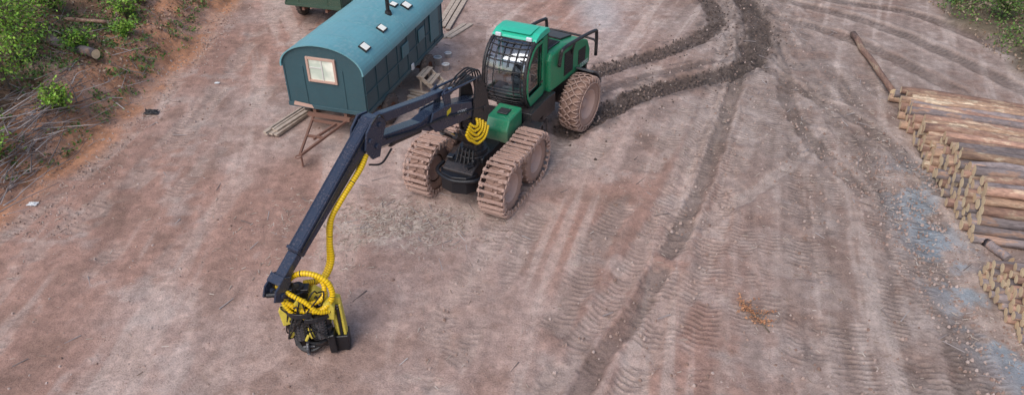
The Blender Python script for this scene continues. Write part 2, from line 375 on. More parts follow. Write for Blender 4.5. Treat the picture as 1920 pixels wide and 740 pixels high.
# ---------------------------------------------------------------- scatter
def scatter(name,pts,sz,mat,shape='sliver',label='',zoff=.005,wmax=.035):
    V=[];Fc=[]
    n=len(pts); P=np.array(pts); Zs=bigz(P[:,0],P[:,1])
    for i in range(n):
        x,y=P[i]; L=sz[0]*(sz[1]/sz[0])**random.random(); a=random.uniform(0,math.pi*2)
        o=len(V)
        if shape=='sliver':
            w=min(wmax,max(L*random.uniform(.07,.3),.010)); h=w*.5; ti=random.uniform(-.12,.12)
            ca,sa=math.cos(a),math.sin(a)
            for lx,ly,lz in((-1,-1,0),(1,-.6,0),(1,.6,0),(-1,1,0),(-1,-.8,1),(1,-.5,1),(1,.5,1),(-1,.8,1)):
                X=lx*L/2;Y=ly*w/2; V.append((x+X*ca-Y*sa,y+X*sa+Y*ca,Zs[i]+zoff+lz*h+lx*ti*L/2))
            Fc+= [[o+k for k in f] for f in((4,5,6,7),(0,1,5,4),(1,2,6,5),(2,3,7,6),(3,0,4,7))]
        else:
            r=L/2
            for k in range(6):
                rr=r*random.uniform(.7,1.2); V.append((x+rr*math.cos(k*1.047+a),y+rr*math.sin(k*1.047+a),Zs[i]-.02))
            for k in range(4):
                rr=r*random.uniform(.4,.7); V.append((x+rr*math.cos(k*1.57+a),y+rr*math.sin(k*1.57+a),Zs[i]+r*random.uniform(.5,.9)))
            Fc+=[[o+6,o+7,o+8,o+9],[o,o+1,o+6],[o+1,o+2,o+7,o+6],[o+2,o+3,o+7],[o+3,o+8,o+7],[o+3,o+4,o+8],[o+4,o+5,o+9,o+8],[o+5,o,o+6,o+9]]
    me=bpy.data.meshes.new(name); me.from_pydata(V,[],Fc); me.materials.append(M[mat]); me.update()
    ob=bpy.data.objects.new(name,me); COL.objects.link(ob); tag(ob,label,None,kind='stuff'); return ob
def U(n,x0,x1,y0,y1): return [(random.uniform(x0,x1),random.uniform(y0,y1)) for _ in range(n)]
def Gs(n,cx,cy,sx,sy): return [(random.gauss(cx,sx),random.gauss(cy,sy)) for _ in range(n)]
pts=U(1100,-12,12,8,30)+Gs(2200,-2.8,14.5,1.4,.55)+Gs(600,-4.6,14.0,.8,.9)+U(1200,9.3,12.3,9,22)+U(300,3,10,9,20)+U(500,-12.8,-10.8,14,30)
scatter('wood_debris',pts,(.03,.15),'chip','sliver','scattered pale wood chips and splinters on the dirt',wmax=.020)
pts=U(70,-11,11,8,30)+U(80,8,13,9,27)+Gs(40,-2.8,14.5,1.5,.8)
scatter('stick_debris',pts,(.2,.6),'branch','sliver','loose grey sticks lying on the dirt',wmax=.024)
cl=[]
for path,w in((A,.65),(B,.55)):
    P=crom([(p[0],p[1],0) for p in path],10)
    for p in P:
        for k in range(16):
            cl.append((p.x+random.gauss(0,w*.65),p.y+random.gauss(0,w*.65)))
scatter('wet_soil_clods',cl,(.03,.11),'darkclod','clod','dark wet clods thrown up along the ruts')
pts=U(2600,-12,12,8,30)+U(1500,8.8,12,9,18)+U(1900,-13.6,-10.8,14,30)+U(600,2,11,9,22)
scatter('soil_clods',pts,(.02,.09),'clod','clod','small dry clods and stones on the dirt')
# ---------------------------------------------------------------- vegetation
def leafmesh(C,size,flat=.5):
    n=len(C); C=np.asarray(C); L=size*(.6+.8*rng.random(n))
    d=rng.normal(size=(n,3)); d/=np.linalg.norm(d,axis=1)[:,None]
    up=rng.normal(size=(n,3)); up[:,2]+=1.2*flat*2; s=np.cross(d,up); s/=np.linalg.norm(s,axis=1)[:,None]
    h=d*L[:,None]*.5; w=s*L[:,None]*.28
    V=np.stack([C-h,C+w,C+h,C-w],1).reshape(-1,3); return V
def leafobj(name,C,size,mat,parent=None):
    V=leafmesh(C,size); n=len(C); me=bpy.data.meshes.new(name)
    me.vertices.add(len(V)); me.vertices.foreach_set('co',V.reshape(-1).astype(np.float32)); me.loops.add(4*n)
    me.loops.foreach_set('vertex_index',np.arange(4*n,dtype=np.int32)); me.polygons.add(n); me.polygons.foreach_set('loop_start',np.arange(0,4*n,4,dtype=np.int32)); me.update(calc_edges=True)
    me.materials.append(M[mat]); ob=bpy.data.objects.new(name,me); COL.objects.link(ob)
    if parent: ob.parent=parent
    return ob
C0=[]
for _ in range(1250):
    x=random.uniform(-23,-12.6); y=random.uniform(13,33)
    if x>float(edge(y))-.9-random.random()*1.3: continue
    if vn(x,y,.55,301)<.42: continue
    z=gz(x,y); r=random.uniform(.12,.35)
    k=random.randint(18,50)
    C0+=[(x+random.gauss(0,r),y+random.gauss(0,r),z+abs(random.gauss(0,.16))+.03) for _ in range(k)]
for _ in range(90):
    y=random.uniform(14.5,31); x=float(edge(y))-random.uniform(.3,1.2); z=gz(x,y)
    C0+=[(x+random.gauss(0,.13),y+random.gauss(0,.13),z+abs(random.gauss(0,.09))+.02) for _ in range(22)]
for _ in range(110):
    x=random.uniform(17.8,22); y=random.uniform(24,32)
    z=gz(x,y); C0+=[(x+random.gauss(0,.3),y+random.gauss(0,.3),z+abs(random.gauss(0,.2))) for _ in range(40)]
o=leafobj('undergrowth',C0,.11,'darkleaf'); tag(o,'tangled low green and brown undergrowth on the bank',None,kind='stuff')
lx=np.concatenate([rng.uniform(-21,-12.0,8000),rng.uniform(17.5,22,1500)]); ly=np.concatenate([rng.uniform(13,33,8000),rng.uniform(22,32,1500)])
ok=(lx<edge(ly)-.6)|(lx>0); lx=lx[ok]; ly=ly[ok]
LP=np.stack([lx,ly,bigz(lx,ly)+.03+rng.random(len(lx))*.06],-1)
o=leafobj('forest_litter',LP,.11,'litter'); tag(o,'dry leaves and bark litter covering the bank',None,kind='stuff')
def shrub(x,y,h,r,n,lean=(0,0),mat='leaf',ls=.11,label='leafy young birch sapling on the forest bank'):
    z=gz(x,y); root=empty('sapling',(x,y,z)); tag(root,label,'sapling',group='saplings at the edge of the clearing')
    mb=MB(); C=[]
    for st in range(random.randint(2,4)):
        a=random.uniform(0,6.28); tip=Vector((lean[0]+r*.6*math.cos(a),lean[1]+r*.6*math.sin(a),h*random.uniform(.7,1)))
        P=crom([(0,0,-.1),tuple(tip*.4+Vector((random.gauss(0,.06),random.gauss(0,.06),.05))),tuple(tip)],5)
        mb.tube(P,[.035*(1-i/len(P))+.006 for i in range(len(P))],5)
        for i in range(3,len(P)):
            for bb in range(3):
                a2=random.uniform(0,6.28); L=r*random.uniform(.35,1.1); d=Vector((math.cos(a2),math.sin(a2),random.uniform(.1,.8)))*L
                q=P[i]+d; mb.tube([P[i],P[i]+d*.5+Vector((0,0,.03)),q],[.012,.008,.004],4)
                for k in range(n):
                    t=random.uniform(.3,1.1); c=P[i]+d*t; C.append((c.x+random.gauss(0,r*.12),c.y+random.gauss(0,r*.12),c.z+random.gauss(0,r*.11)))
    t=mb.obj('trunk',['stem'],root); leafobj('crown',C,ls,mat,root)
for (x,y,h,r,n) in [(-14.9,19.6,2.6,1.0,22),(-15.6,21.3,3.0,1.2,24),(-15.3,17.9,1.9,.9,18),(-16.6,23.0,2.6,1.2,20),(-18.2,24.8,3.0,1.3,20),(-17.0,19.2,3.2,1.2,18),
    (-13.6,28.8,1.7,.75,22),(-16.0,27.6,1.4,.9,13),(-18.5,28.5,2.0,1.1,13),(-15.2,30.4,1.5,.8,13),(-13.2,19.0,.7,.4,9),(-14.0,25.6,.8,.6,10),(-20.5,27.5,2.6,1.2,16),(-13.9,16.4,.9,.55,11),(-19.5,31,2.2,1.2,14),(-16.4,25.4,1.0,.7,12),(-17.2,29.3,1.2,.8,14),(-19.3,22.6,2.6,1.1,18),(-14.2,22.4,.6,.4,9),(-13.4,23.9,.5,.35,8),(-14.3,27.2,.7,.5,9),(-13.0,30.6,1.3,.7,14)]:
    shrub(x,y,h,r,n,ls=.10)
for (x,y,h,r,n) in [(19.3,27.4,1.2,.8,12),(20.3,29.2,1.6,1.0,14),(18.4,29.7,.9,.6,12),(20.6,25.0,1.2,.9,14),(18.9,24.1,.8,.6,12)]:
    shrub(x,y,h,r,n,mat='darkleaf',label='scrubby low bush at the edge of the clearing')
mb=MB()
for i in range(150):
    cx,cy=random.gauss(-13.3,.45),random.triangular(14.8,20.9,17.5); a=random.gauss(1.2,.5); L=random.uniform(.7,2.4)
    z=gz(cx,cy)+random.uniform(.05,.4); tl=random.uniform(-.22,.22)
    d=Vector((math.cos(a),math.sin(a),tl)); p=Vector((cx,cy,max(z,gz(cx,cy)+.08)))
    k=Vector((random.gauss(0,.08),random.gauss(0,.08),random.gauss(0,.05)))
    r=random.uniform(.006,.022); mb.tube(crom([p-d*L/2,p+k,p+d*L/2],3),[r,r,r*.9,r*.8,r*.7,r*.55,r*.35],5)
for i in range(220):
    cx,cy=random.uniform(-19,-12.3),random.uniform(19,32); a=random.uniform(0,3.14); L=random.uniform(.5,1.8)
    z=gz(cx,cy)+random.uniform(.03,.2); d=Vector((math.cos(a),math.sin(a),random.uniform(-.1,.15)))
    r=random.uniform(.006,.020); p=Vector((cx,cy,z)); mb.tube([p-d*L/2,p,p+d*L/2],[r,r*.8,r*.4],5)
o=mb.obj('brush_heap',['branch']); tag(o,'heap of grey cut branches tipped against the bank',None,kind='stuff')
root=empty('dead_branch',(5.1,11.4,gz(5.1,11.4))); tag(root,'dead orange-needled conifer branch lying on the dirt','branch')
mb=MB(); mb.tube([(.25,-.55,.03),(.1,-.1,.05),(-.1,.4,.04)],[.018,.014,.006],6); C=[]
for k in range(34):
    t=random.random(); p=Vector((.15-.3*t,-.3+.75*t,.05)); a=random.uniform(0,6.28); L=random.uniform(.15,.55); q=p+Vector((math.cos(a)*L,math.sin(a)*L,random.uniform(.02,.12))); mb.tube([p,q],[.006,.002],4)
    for j in range(14): c=p.lerp(q,random.random()); C.append((c.x+random.gauss(0,.02),c.y+random.gauss(0,.02),c.z+random.gauss(0,.015)))
mb.obj('twig',['stem'],root); leafobj('needles',C,.05,'needle',root)
# ---------------------------------------------------------------- logs
def logmesh(L,r,seed,bk,n=14):
    rn=random.Random(seed); mb=MB(); st=7; V=[];F=[];mm=[]
    bx=[rn.gauss(0,.014) for _ in range(st+1)]; bz=[rn.gauss(0,.010) for _ in range(st+1)]
    for i in range(st+1):
        x=L*i/st; rr=r*(1-.10*i/st)*(1+rn.uniform(-.03,.03))
        for k in range(n):
            a=2*math.pi*k/n; q=rr*(1+.03*math.sin(3*a+seed)+rn.uniform(-.02,.02)); V.append((x,bx[i]+q*math.cos(a),bz[i]+q*math.sin(a)))
    for i in range(st):
        for k in range(n): F.append((i*n+k,(i+1)*n+k,(i+1)*n+(k+1)%n,i*n+(k+1)%n)); mm.append(0)
    for i,x in((0,-.004),(st,L+.004)):
        o=len(V); ring=[i*n+k for k in range(n)]
        V.append((x,bx[i],bz[i])); 
        for k in range(n):
            f=(ring[k],ring[(k+1)%n],o) if i==0 else (ring[(k+1)%n],ring[k],o)
            F.append(f); mm.append(1)
    mb.add(V,F,mm,True); 
    for j,f in enumerate(mb.m):
        if f==1: mb.s[j]=False
    me_o=mb.obj('log',[bk,'cut']); me=me_o.data; bpy.data.objects.remove(me_o); return me
LM={}
for bk in('barkgrey','barkred','barkpeel'):
    for s_ in range(4): LM[bk,s_]=logmesh(5.4,.1,s_*7+1,bk)
def putlog(pt,r,bk,label,group,a,lenf=1.0,tilt=0):
    me=LM[bk,random.randrange(4)]; o=bpy.data.objects.new('log',me); COL.objects.link(o)
    o.location=pt
    s=r/.1; o.scale=(lenf,s,s*random.uniform(.97,1.03))
    o.rotation_euler=(random.uniform(0,6.28),tilt,a)
    tag(o,label,'log',group=group); return o
lab={'barkgrey':'grey-barked pine log stacked in the pile','barkred':'reddish-barked pine log stacked in the pile','barkpeel':'pine log with peeled pale bark in the pile'}
def pile(near,far,a0,a1,lay,sp,r,group,rise,pk,slope0,bkw,jit):
    am=(a0+a1)/2
    dL=Vector((math.cos(am),math.sin(am),0)); dQ=Vector((-dL.y,dL.x,0)); n_=Vector((*near,0)); f_=Vector((*far,0))
    q0,q1,p0,p1=n_.dot(dQ),f_.dot(dQ),n_.dot(dL),f_.dot(dL)
    for k in range(7):
        q=q0+k*sp*slope0; qe=q1-k*sp*.6
        while q<qe:
            t=(q-q0)/(q1-q0)
            h=lay(t)
            if k>=h or (k>=h-1 and random.random()<.25): q+=sp; continue
            J=jit(t)
            p=p0+(p1-p0)*t+k*pk+random.gauss(0,J)
            rr=r*random.uniform(.88,1.12)
            bk=random.choices(['barkgrey','barkred','barkpeel'],bkw(t))[0]
            pt=dL*p+dQ*(q+random.gauss(0,.008)); pt.z=gz(pt.x,pt.y)+r+k*rise+random.gauss(0,.006)
            a=a0+(a1-a0)*t+random.gauss(0,.012 if k<h-1 else .025)
            putlog(pt,rr,bk,lab[bk],group,a,tilt=random.gauss(0,.003))
            q+=sp
pile((11.05,13.9),(12.25,21.3),R(-14),R(-21),lambda t:6 if t<.38 else (5 if t<.5 else (4 if t<.7 else 3)),.235,.122,'logs in the large roadside stack',.195,.05,.5,lambda t:(4,3,1) if t<.4 else (1.2,3,2.5),lambda t:.045+.09*t)
pile((10.35,10.0),(10.55,12.7),R(-14),R(-15),lambda t:6,.188,.096,'logs in the small roadside stack',.155,.035,.45,lambda t:(3,3,1),lambda t:.04)
P0=Vector((13.0,26.4,0.0)); P1=Vector((12.4,21.4,0)); a=math.atan2(P1.y-P0.y,P1.x-P0.x); P0.z=gz(P0.x,P0.y)+.10
putlog(P0,.11,'barkred','single long reddish log lying off the end of the stack',None,a,.92)
putlog(Vector((11.35,13.75,gz(11.35,13.8)+.11)),.11,'barkgrey','short grey log stub lying between two stacks',None,R(-75),.14)
putlog(Vector((-15.4,23.0,gz(-15.2,22.8)+.18)),.17,'barkgrey','weathered grey log lying on the forest bank',None,math.atan2(-1.0,1.95),.42)
putlog(Vector((-15.5,24.3,gz(-15.3,24.2)+.3)),.07,'barkred','thin reddish fallen trunk on the forest bank',None,R(-8),.3)
# ---------------------------------------------------------------- wagons
def wagon(loc,rz,W,Lh,wall,roof,label,full=True):
    root=empty('trailer_wagon',loc,rz); tag(root,label,'trailer')
    hw=W/2; zb=.85; ze=2.18; ap=.66; y0=-Lh/2; y1=Lh/2
    arc=[(math.cos(t)*hw,ze+ap*math.sin(t)) for t in np.linspace(0,math.pi,25)]
    mb=MB(); mb.prism([(-hw,zb),(hw,zb)]+arc,y0,y1,'y',0)
    for y in np.linspace(y0+.05,y1-.05,9):
        for sx in(-1,1): mb.box((sx*(hw+.012),y,(zb+ze)/2),(.024,.04,ze-zb-.02),m=0)
    for sx in(-1,1):
        mb.box((sx*(hw+.016),0,zb+.06),(.032,Lh+.03,.12),m=0)
        mb.box((sx*(hw+.014),0,1.5),(.026,Lh,.035),m=0)
    for x in(-hw+.03,hw-.03,-.62,.62): mb.box((x,y0-.010,(zb+ze)/2+.0),(.05,.02,ze-zb),m=0)
    mb.box((0,y0-.014,zb+.06),(W,.028,.12),m=0)
    body=mb.obj('wagon_body',[wall],root,.006)
    mb=MB(); ro=[(math.cos(t)*(hw+.05),ze-.03+(ap+.06)*math.sin(t)) for t in np.linspace(-.05,math.pi+.05,27)]; ri=[(math.cos(t)*(hw+.003),ze-.03+(ap+.034)*math.sin(t)) for t in np.linspace(math.pi+.05,-.05,27)]
    mb.prism(ro+ri,y0-.06,y1+.06,'y',0)
    for y in np.linspace(y0+.7,y1-.7,5):
        rr=[(math.cos(t)*(hw+.058),ze-.03+(ap+.068)*math.sin(t)) for t in np.linspace(0,math.pi,25)]; r2=[(math.cos(t)*(hw+.045),ze-.03+(ap+.055)*math.sin(t)) for t in np.linspace(math.pi,0,25)]
        mb.prism(rr+r2,y-.02,y+.02,'y',0)
    mb.obj('roof',[roof],root)
    wf=MB(); zc=2.12; ww=.84; wh=.68
    for sx in(-1,1): wf.box((sx*ww/2,y0-.03,zc),(.07,.06,wh+.07))
    for sz in(-1,1): wf.box((0,y0-.028,zc+sz*wh/2),(ww-.07,.056,.07))
    win=MB().box((0,y0-.008,zc),(ww-.07,.016,wh-.07)).obj('window',['pane'],root)
    wf.obj('window_frame',['framewood'],win,.006)
    mu=MB(); mu.box((0.02,y0-.028,zc),(.03,.024,wh-.07)); mu.box((-.19,y0-.027,zc+.06),(.37,.02,.025)); mu.obj('window_bar',['whitepaint'],win)
    if full:
        for x,y,s in((1.0,-2.25,.28),(.93,-.95,.26),(.9,.95,.3),(.62,.62,.23)):
            t=math.acos(x/(hw+.05)); z=ze-.03+(ap+.06)*math.sin(t); nrm=Vector(((ap)*math.cos(t),0,hw*math.sin(t))).normalized()
            rot=Vector((0,0,1)).rotation_difference(nrm).to_matrix()
            p=Vector((x,y,z)); k=MB(); k.box(p+nrm*.02,(s,s*1.15,.05),rot=rot,m=0); k.box(p+nrm*.05,(s*.78,s*.9,.02),rot=rot,m=1); k.obj('roof_vent',['rubberblack','sky pane'],root,.004)
        k=MB(); x,y=.72,.0; k.cyl((x,y,2.6),(x,y,3.35),.06,n=12); k.cyl((x,y,3.35),(x,y,3.37),.1,.1,12); k.cyl((x,y,3.37),(x,y,3.46),.1,.02,12); k.cyl((x,y,2.7),(x,y,2.84),.12,.09,12); k.obj('chimney',['rubberblack'],root)
        k=MB(); k.box((hw+.03,2.2,1.62),(.03,.72,1.0)); k.obj('door',['tealdoor'],root,.01)
        k=MB(); k.box((hw+.03,-.2,1.72),(.03,.5,.4)); k.obj('shutter',['tealdoor'],root,.01)
        k=MB(); k.box((hw+.03,1.1,1.72),(.03,.5,.4)); k.obj('shutter',['tealdoor'],root,.01)
        k=MB(); k.box((hw+.05,.2,.98),(.05,.16,.2)); k.obj('electrical_box',['whiteplastic'],root,.01)
        k=MB(); k.prism([(-1.1,.9),(-.45,.87),(-.5,.98),(-1.05,1.03)],y0-.034,y0-.03,'y'); k.obj('bare_patch',['framewood'],root)
    ch=MB()
    for sx in(-.5,.5): ch.box((sx,0,zb-.09),(.1,Lh-.1,.16))
    for y in(-2.6,-1.7,-.5,1.3,2.6): ch.box((0,y,zb-.09),(W-.15,.1,.12))
    for y in(-1.7,1.3): ch.cyl((-hw+.2,y,.45),(hw-.2,y,.45),.05,n=10); [ch.box((sx,y,.6),(.08,.8,.09)) for sx in(-.75,.75)]
    ch.obj('chassis',['rust'],root)
    if full:
        dB=MB()
        for a_,b_ in(((-.62,y0+.3,.62),(-.02,y0-1.75,.38)),((.62,y0+.3,.62),(.02,y0-1.75,.38)),((-.5,y0-.18,.56),(.5,y0-.18,.56)),((-.28,y0-.9,.48),(.28,y0-.9,.48)),((.3,y0-.2,.56),(.0,y0-1.0,.46))):
            a_=Vector(a_);b_=Vector(b_); d=(b_-a_); rot=d.to_track_quat('Y','Z').to_matrix(); dB.box((a_+b_)/2,(.055,d.length,.07),rot=rot)
        dB.box((0,y0-.02,.66),(1.35,.1,.1)); dB.cyl((0,y0-1.73,.36),(0,y0-1.73,.0),.03,n=10)
        dB.tube([(math.cos(t)*.08,y0-1.86+math.sin(t)*.08,.38) for t in np.linspace(0,6.28,13)[:-1]],.018,6,closed=True)
        dB.obj('drawbar',['rust'],root)
    w=MB(); w.lathe([(.22,-.1),(.40,-.11),(.45,-.07),(.45,.07),(.40,.11),(.22,.1)],28)
    for k in range(20): 
        a=k*math.pi/10; w.box((0,math.cos(a)*.45,math.sin(a)*.45),(.19,.05,.02),rot=(a-math.pi/2,0,0))
    h=MB(); h.lathe([(.0,.02),(.06,.05),(.1,.0),(.2,.02),(.24,.1),(.24,-.1),(0,-.06)],24)
    to=w.obj('tyre',['tyre']); ho=h.obj('rim',['rust']); tm,hm=to.data,ho.data; bpy.data.objects.remove(to); bpy.data.objects.remove(ho)
    for sx in(-1,1):
        for y in(-1.7,1.3):
            e=empty('wheel',(sx*(hw+.06),y,.45),0 if sx>0 else math.pi,root)
            for nme,mm_ in(('tyre',tm),('rim',hm)):
                o=bpy.data.objects.new(nme,mm_); COL.objects.link(o); o.parent=e
    return root
wagon((-4.47,21.70,gz(-4.47,21.7)),R(-16.5),2.5,6.0,'tealwall','tealroof_lit','teal barrel-roofed living wagon on a rusty wheeled chassis')
wagon((-6.75,30.0,gz(-6.7,30)),R(-16.5),2.4,6.0,'darkgreenwall','darkroof','dark green barrel-roofed wagon parked behind the teal one',full=False)
def plank(c,L,w,t,rz,group,tilt=0):
    o=MB().box((0,0,0),(w,L,t)).obj('plank',['plank'],None,.004); o.location=c; o.rotation_euler=(tilt,0,rz); tag(o,'pale sawn plank stacked beside the wagon','plank',group=group)
for i in range(9):
    plank((-6.80+.15*(i%3)+random.gauss(0,.015),19.9+random.gauss(0,.12),gz(-7,19.5)+.05+.06*(i//3)),2.2,.12,.05,R(-26+random.gauss(0,1.5)),'planks poking out under the wagon')
k=MB()
for i,(x,z) in enumerate(((.0,.62),(.26,.42),(.52,.22))): 
    for j in(-.07,.07): k.box((x+j,0,z),(.12,.8,.04))
for y in(-.36,.36): k.box((.28,y,.36),(.85,.05,.13),rot=(0,R(38),0)); k.box((.0,y,.3),(.06,.05,.6))
o=k.obj('wooden_steps',['plank'],None,.005); o.location=(-2.85,21.9,gz(-2.9,21.9)); o.rotation_euler=(0,0,R(-16.5)); tag(o,'rough pale wooden steps against the wagon side','steps')
for i in range(6):
    plank((-2.95+.05*(i//2)+random.gauss(0,.04),20.6+.15*i,gz(-3,21)+.05+.06*(i%3)),1.0,.12,.045,R(62+random.gauss(0,5)),'short boards stacked beside the wagon wheel')
for i in range(6):
    plank((-2.62+.21*(i%3),29.2+random.gauss(0,.15)-.2*(i//3),gz(-2.5,28)+.04+.055*(i//3)),3.8,.18,.045,R(-9+random.gauss(0,.8)),'long boards lying behind the wagon')
for i in range(2):
    plank((-2.25+.25*i,26.9,gz(-2.5,26)+.04),1.6,.18,.05,R(-30+random.gauss(0,2)),'long boards lying behind the wagon')
def bucket(x,y,r,h):
    b_=MB(); z=gz(x,y)
    V=[];n=20
    prof=[(0,.0),(r*.8,.0),(r,h),(r*1.06,h),(r*1.06,h+.02),(r*.95,h+.02),(r*.76,.03),(0,.03)]
    for k,(rr,zz) in enumerate(prof):
        for j in range(n): V.append((rr*math.cos(j*2*math.pi/n),rr*math.sin(j*2*math.pi/n),zz))
    F=[(i*n+j,i*n+(j+1)%n,(i+1)*n+(j+1)%n,(i+1)*n+j) for i in range(len(prof)-1) for j in range(n)]
    b_.add(V,F,0,True); o=b_.obj('bucket',['whiteplastic']); o.location=(x,y,z)
    hd=MB().tube([(math.cos(t)*r*1.05,math.sin(t)*.02-.05,h-.02+math.sin(t)*r*.5) for t in np.linspace(0,math.pi,11)],.006,5).obj('handle',['steel'],o)
    tag(o,'white plastic bucket standing by the wagon wheel','bucket',group='buckets by the wagon')
bucket(-2.62,23.9,.14,.26); bucket(-2.3,24.5,.12,.16); bucket(-2.3,23.4,.13,.22)
def rag(x,y,s,mat,label,name):
    n=9; V=[];F=[]
    for i in range(n):
        for j in range(n):
            a=(i/(n-1)-.5)*2;b_=(j/(n-1)-.5)*2; rr=1-.35*random.random()
            V.append((a*s*rr,b_*s*.7*rr,(1-max(abs(a),abs(b_)))*s*.5*random.random()+.012))
    F=[(i*n+j,(i+1)*n+j,(i+1)*n+j+1,i*n+j+1) for i in range(n-1) for j in range(n-1)]
    k=MB(); k.add(V,F,0,False); o=k.obj(name,[mat]); o.location=(x,y,gz(x,y)+.02); tag(o,label,name.replace('_',' ')); return o
rag(-11.3,20.3,.26,'rubberblack','crumpled black plastic bag lying on the dirt','plastic_bag')
rag(-12.4,15.4,.14,'whiteplastic','scrap of white paper on the ground','paper_scrap')
rag(-9.9,22.3,.1,'whiteplastic','scrap of white paper on the ground','paper_scrap')
# ---------------------------------------------------------------- harvester
HV=empty('forestry_harvester',(-.87,16.35,gz(-.87,16.35)-.01),R(-25.5)); tag(HV,'green and black wheeled forestry harvester with tracked front bogies','harvester')
def wheelset(Rw,w,hub,lugs):
    t=MB(); h=w/2; rr=Rw-.04
    t.lathe([(Rw*.56,-h*.8),(Rw*.62,-h*.95),(Rw*.8,-h),(rr*.96,-h*.92),(rr,-h*.75),(rr,h*.75),(rr*.96,h*.92),(Rw*.8,h),(Rw*.62,h*.95),(Rw*.56,h*.8)],40)
    for k in range(lugs):
        for sx in(-1,1):
            a=2*math.pi*(k+(0 if sx>0 else .5))/lugs
            X=Matrix.Rotation(a,4,'X')@Matrix.Translation((sx*h*.45,0,rr+.005))@Matrix.Rotation(sx*R(28),4,'Z')
            t.box((0,0,0),(w*.52,.075,.07),X=X)
    r=MB(); r.lathe([(0,h*.55),(.1,h*.55),(.13,h*.5),(.15,h*.3),(Rw*.36,h*.22),(Rw*.42,h*.5),(Rw*.5,h*.62),(Rw*.55,h*.86),(Rw*.58,h*.86),(Rw*.58,h*.7),(Rw*.5,-h*.8),(Rw*.45,-h*.6),(0,-h*.5)],36)
    for k in range(12):
        a=k*math.pi/6; r.tube([(h*.22,math.cos(a)*Rw*.28,math.sin(a)*Rw*.28),(h*.34,math.cos(a)*Rw*.28,math.sin(a)*Rw*.28)],.018,6,sm=False)
    a_=t.obj('tyre',['rubber'],None,.012); b_=r.obj('rim',['rim']); return a_,b_
fT,fR=wheelset(.66,.54,0,20); rT,rR=wheelset(.80,.60,0,22)
def addwheel(T,Rr,loc,rz,par):
    e=empty('wheel',loc,rz,par)
    for s_ in(T,Rr):
        o=s_.copy(); COL.objects.link(o); o.parent=e
    return e
for sx in(-1,1):
    for y in(-.75,.75): addwheel(fT,fR,(sx*1.08,y,.68),0 if sx>0 else math.pi,HV)
RM=Matrix.Translation((0,2.4,0))@Matrix.Rotation(R(-6.5),4,'Z')
rw=[]
for sx in(-1,1):
    p=RM@Vector((sx*1.08,1.8,.80)); rw.append(addwheel(rT,rR,p,R(-6.5)+(0 if sx>0 else math.pi),HV))
for o in(fT,fR,rT,rR): bpy.data.objects.remove(o)
c=MB(); Rc=.845; hw=.31; N=22
for sx in(-1,1):
    c.tube([(sx*hw*1.02,math.cos(a)*Rc*.78,math.sin(a)*Rc*.78) for a in np.linspace(0,2*math.pi,61)[:-1]],.016,5,closed=True)
    for k in range(N):
        a=2*math.pi*k/N; a2=a+math.pi/N
        for q in(a2,a2-2*math.pi/N):
            c.tube([(sx*hw,math.cos(a)*Rc*.78,math.sin(a)*Rc*.78),(sx*hw*.9,math.cos((a+q)/2)*Rc*.98,math.sin((a+q)/2)*Rc*.98),(sx*.12,math.cos(q)*Rc*1.01,math.sin(q)*Rc*1.01)],.020,5)
            c.tube([(sx*.12,math.cos(q)*Rc*1.01,math.sin(q)*Rc*1.01),(0,math.cos(a)*Rc*1.015,math.sin(a)*Rc*1.015)],.020,5)
co_=c.obj('tyre_chain',['mudsteel'],rw[0]); o=co_.copy(); COL.objects.link(o); o.parent=rw[1]
def trackmesh(seed):
    rn=random.Random(seed)
    t=MB(); Rt=.70; cy=.75; per=4*cy+2*math.pi*Rt; N=40; zc=.68
    def pos(s):
        s%=per
        if s<2*cy: return (-cy+s,zc+Rt-.06*math.sin(math.pi*s/(2*cy)),0)
        s-=2*cy
        if s<math.pi*Rt: a=s/Rt; return (cy+Rt*math.sin(a),zc+Rt*math.cos(a),-a)
        s-=math.pi*Rt
        if s<2*cy: return (cy-s,zc-Rt,-math.pi)
        s-=2*cy; a=s/Rt; return (-cy-Rt*math.sin(a),zc-Rt*math.cos(a),-math.pi-a)
    for k in range(N):
        y,z,a=pos(per*(k+rn.uniform(-.12,.12))/N); X=Matrix.Translation((rn.gauss(0,.008),y,z))@Matrix.Rotation(a+rn.gauss(0,.06),4,'X')@Matrix.Rotation(rn.gauss(0,.035),4,'Z')
        t.box((0,0,.015),(.68,.072,.035),X=X); t.box((0,0,.05),(.60,.024,.055),X=X)
        for sx in(-1,1):
            t.box((sx*.31,0,.03),(.08,.09,.05),X=X)
            t.box((sx*.345,0,-.04),(.03,.075,.13),X=X); t.box((sx*.33,0,-.11),(.035,.05,.07),X=X)
        for _ in range(2): t.box((rn.uniform(-.28,.28),rn.uniform(-.06,.06),.02),(rn.uniform(.05,.14),rn.uniform(.05,.1),rn.uniform(.03,.06)),X=X)
        y2,z2,a2=pos(per*(k+1)/N)
        for x in(-.345,.345):
            A1=X@Vector((x,.03,-.02)); X2=Matrix.Translation((0,y2,z2))@Matrix.Rotation(a2,4,'X'); A2=X2@Vector((x,-.03,-.02)); t.tube([A1,A2],.02,5)
    return t.obj('bogie_track',['mudsteel'],HV,.008)
trackmesh(1).location=(1.08,0,0); trackmesh(2).location=(-1.08,0,0)
k=MB(); k.prism([(-1.0,.62),(-1.15,.85),(-1.15,1.05),(-.95,1.15),(2.2,1.18),(2.2,.7)],-.42,.42,'x')
for sx in(-1,1): k.prism([(-.8,.55),(-.8,.75),(0,.95),(.8,.75),(.8,.55),(0,.48)],sx*.6,sx*.76,'x')
k.box((0,0,.68),(1.3,.3,.25)); k.cyl((.077,-.417,1.0),(.077,-.417,1.3),.42,n=24); k.box((-.35,.35,1.3),(.5,.6,.35)); k.box((-.3,1.1,1.35),(.6,.8,.4))
k.obj('chassis',['black'],HV,.015)
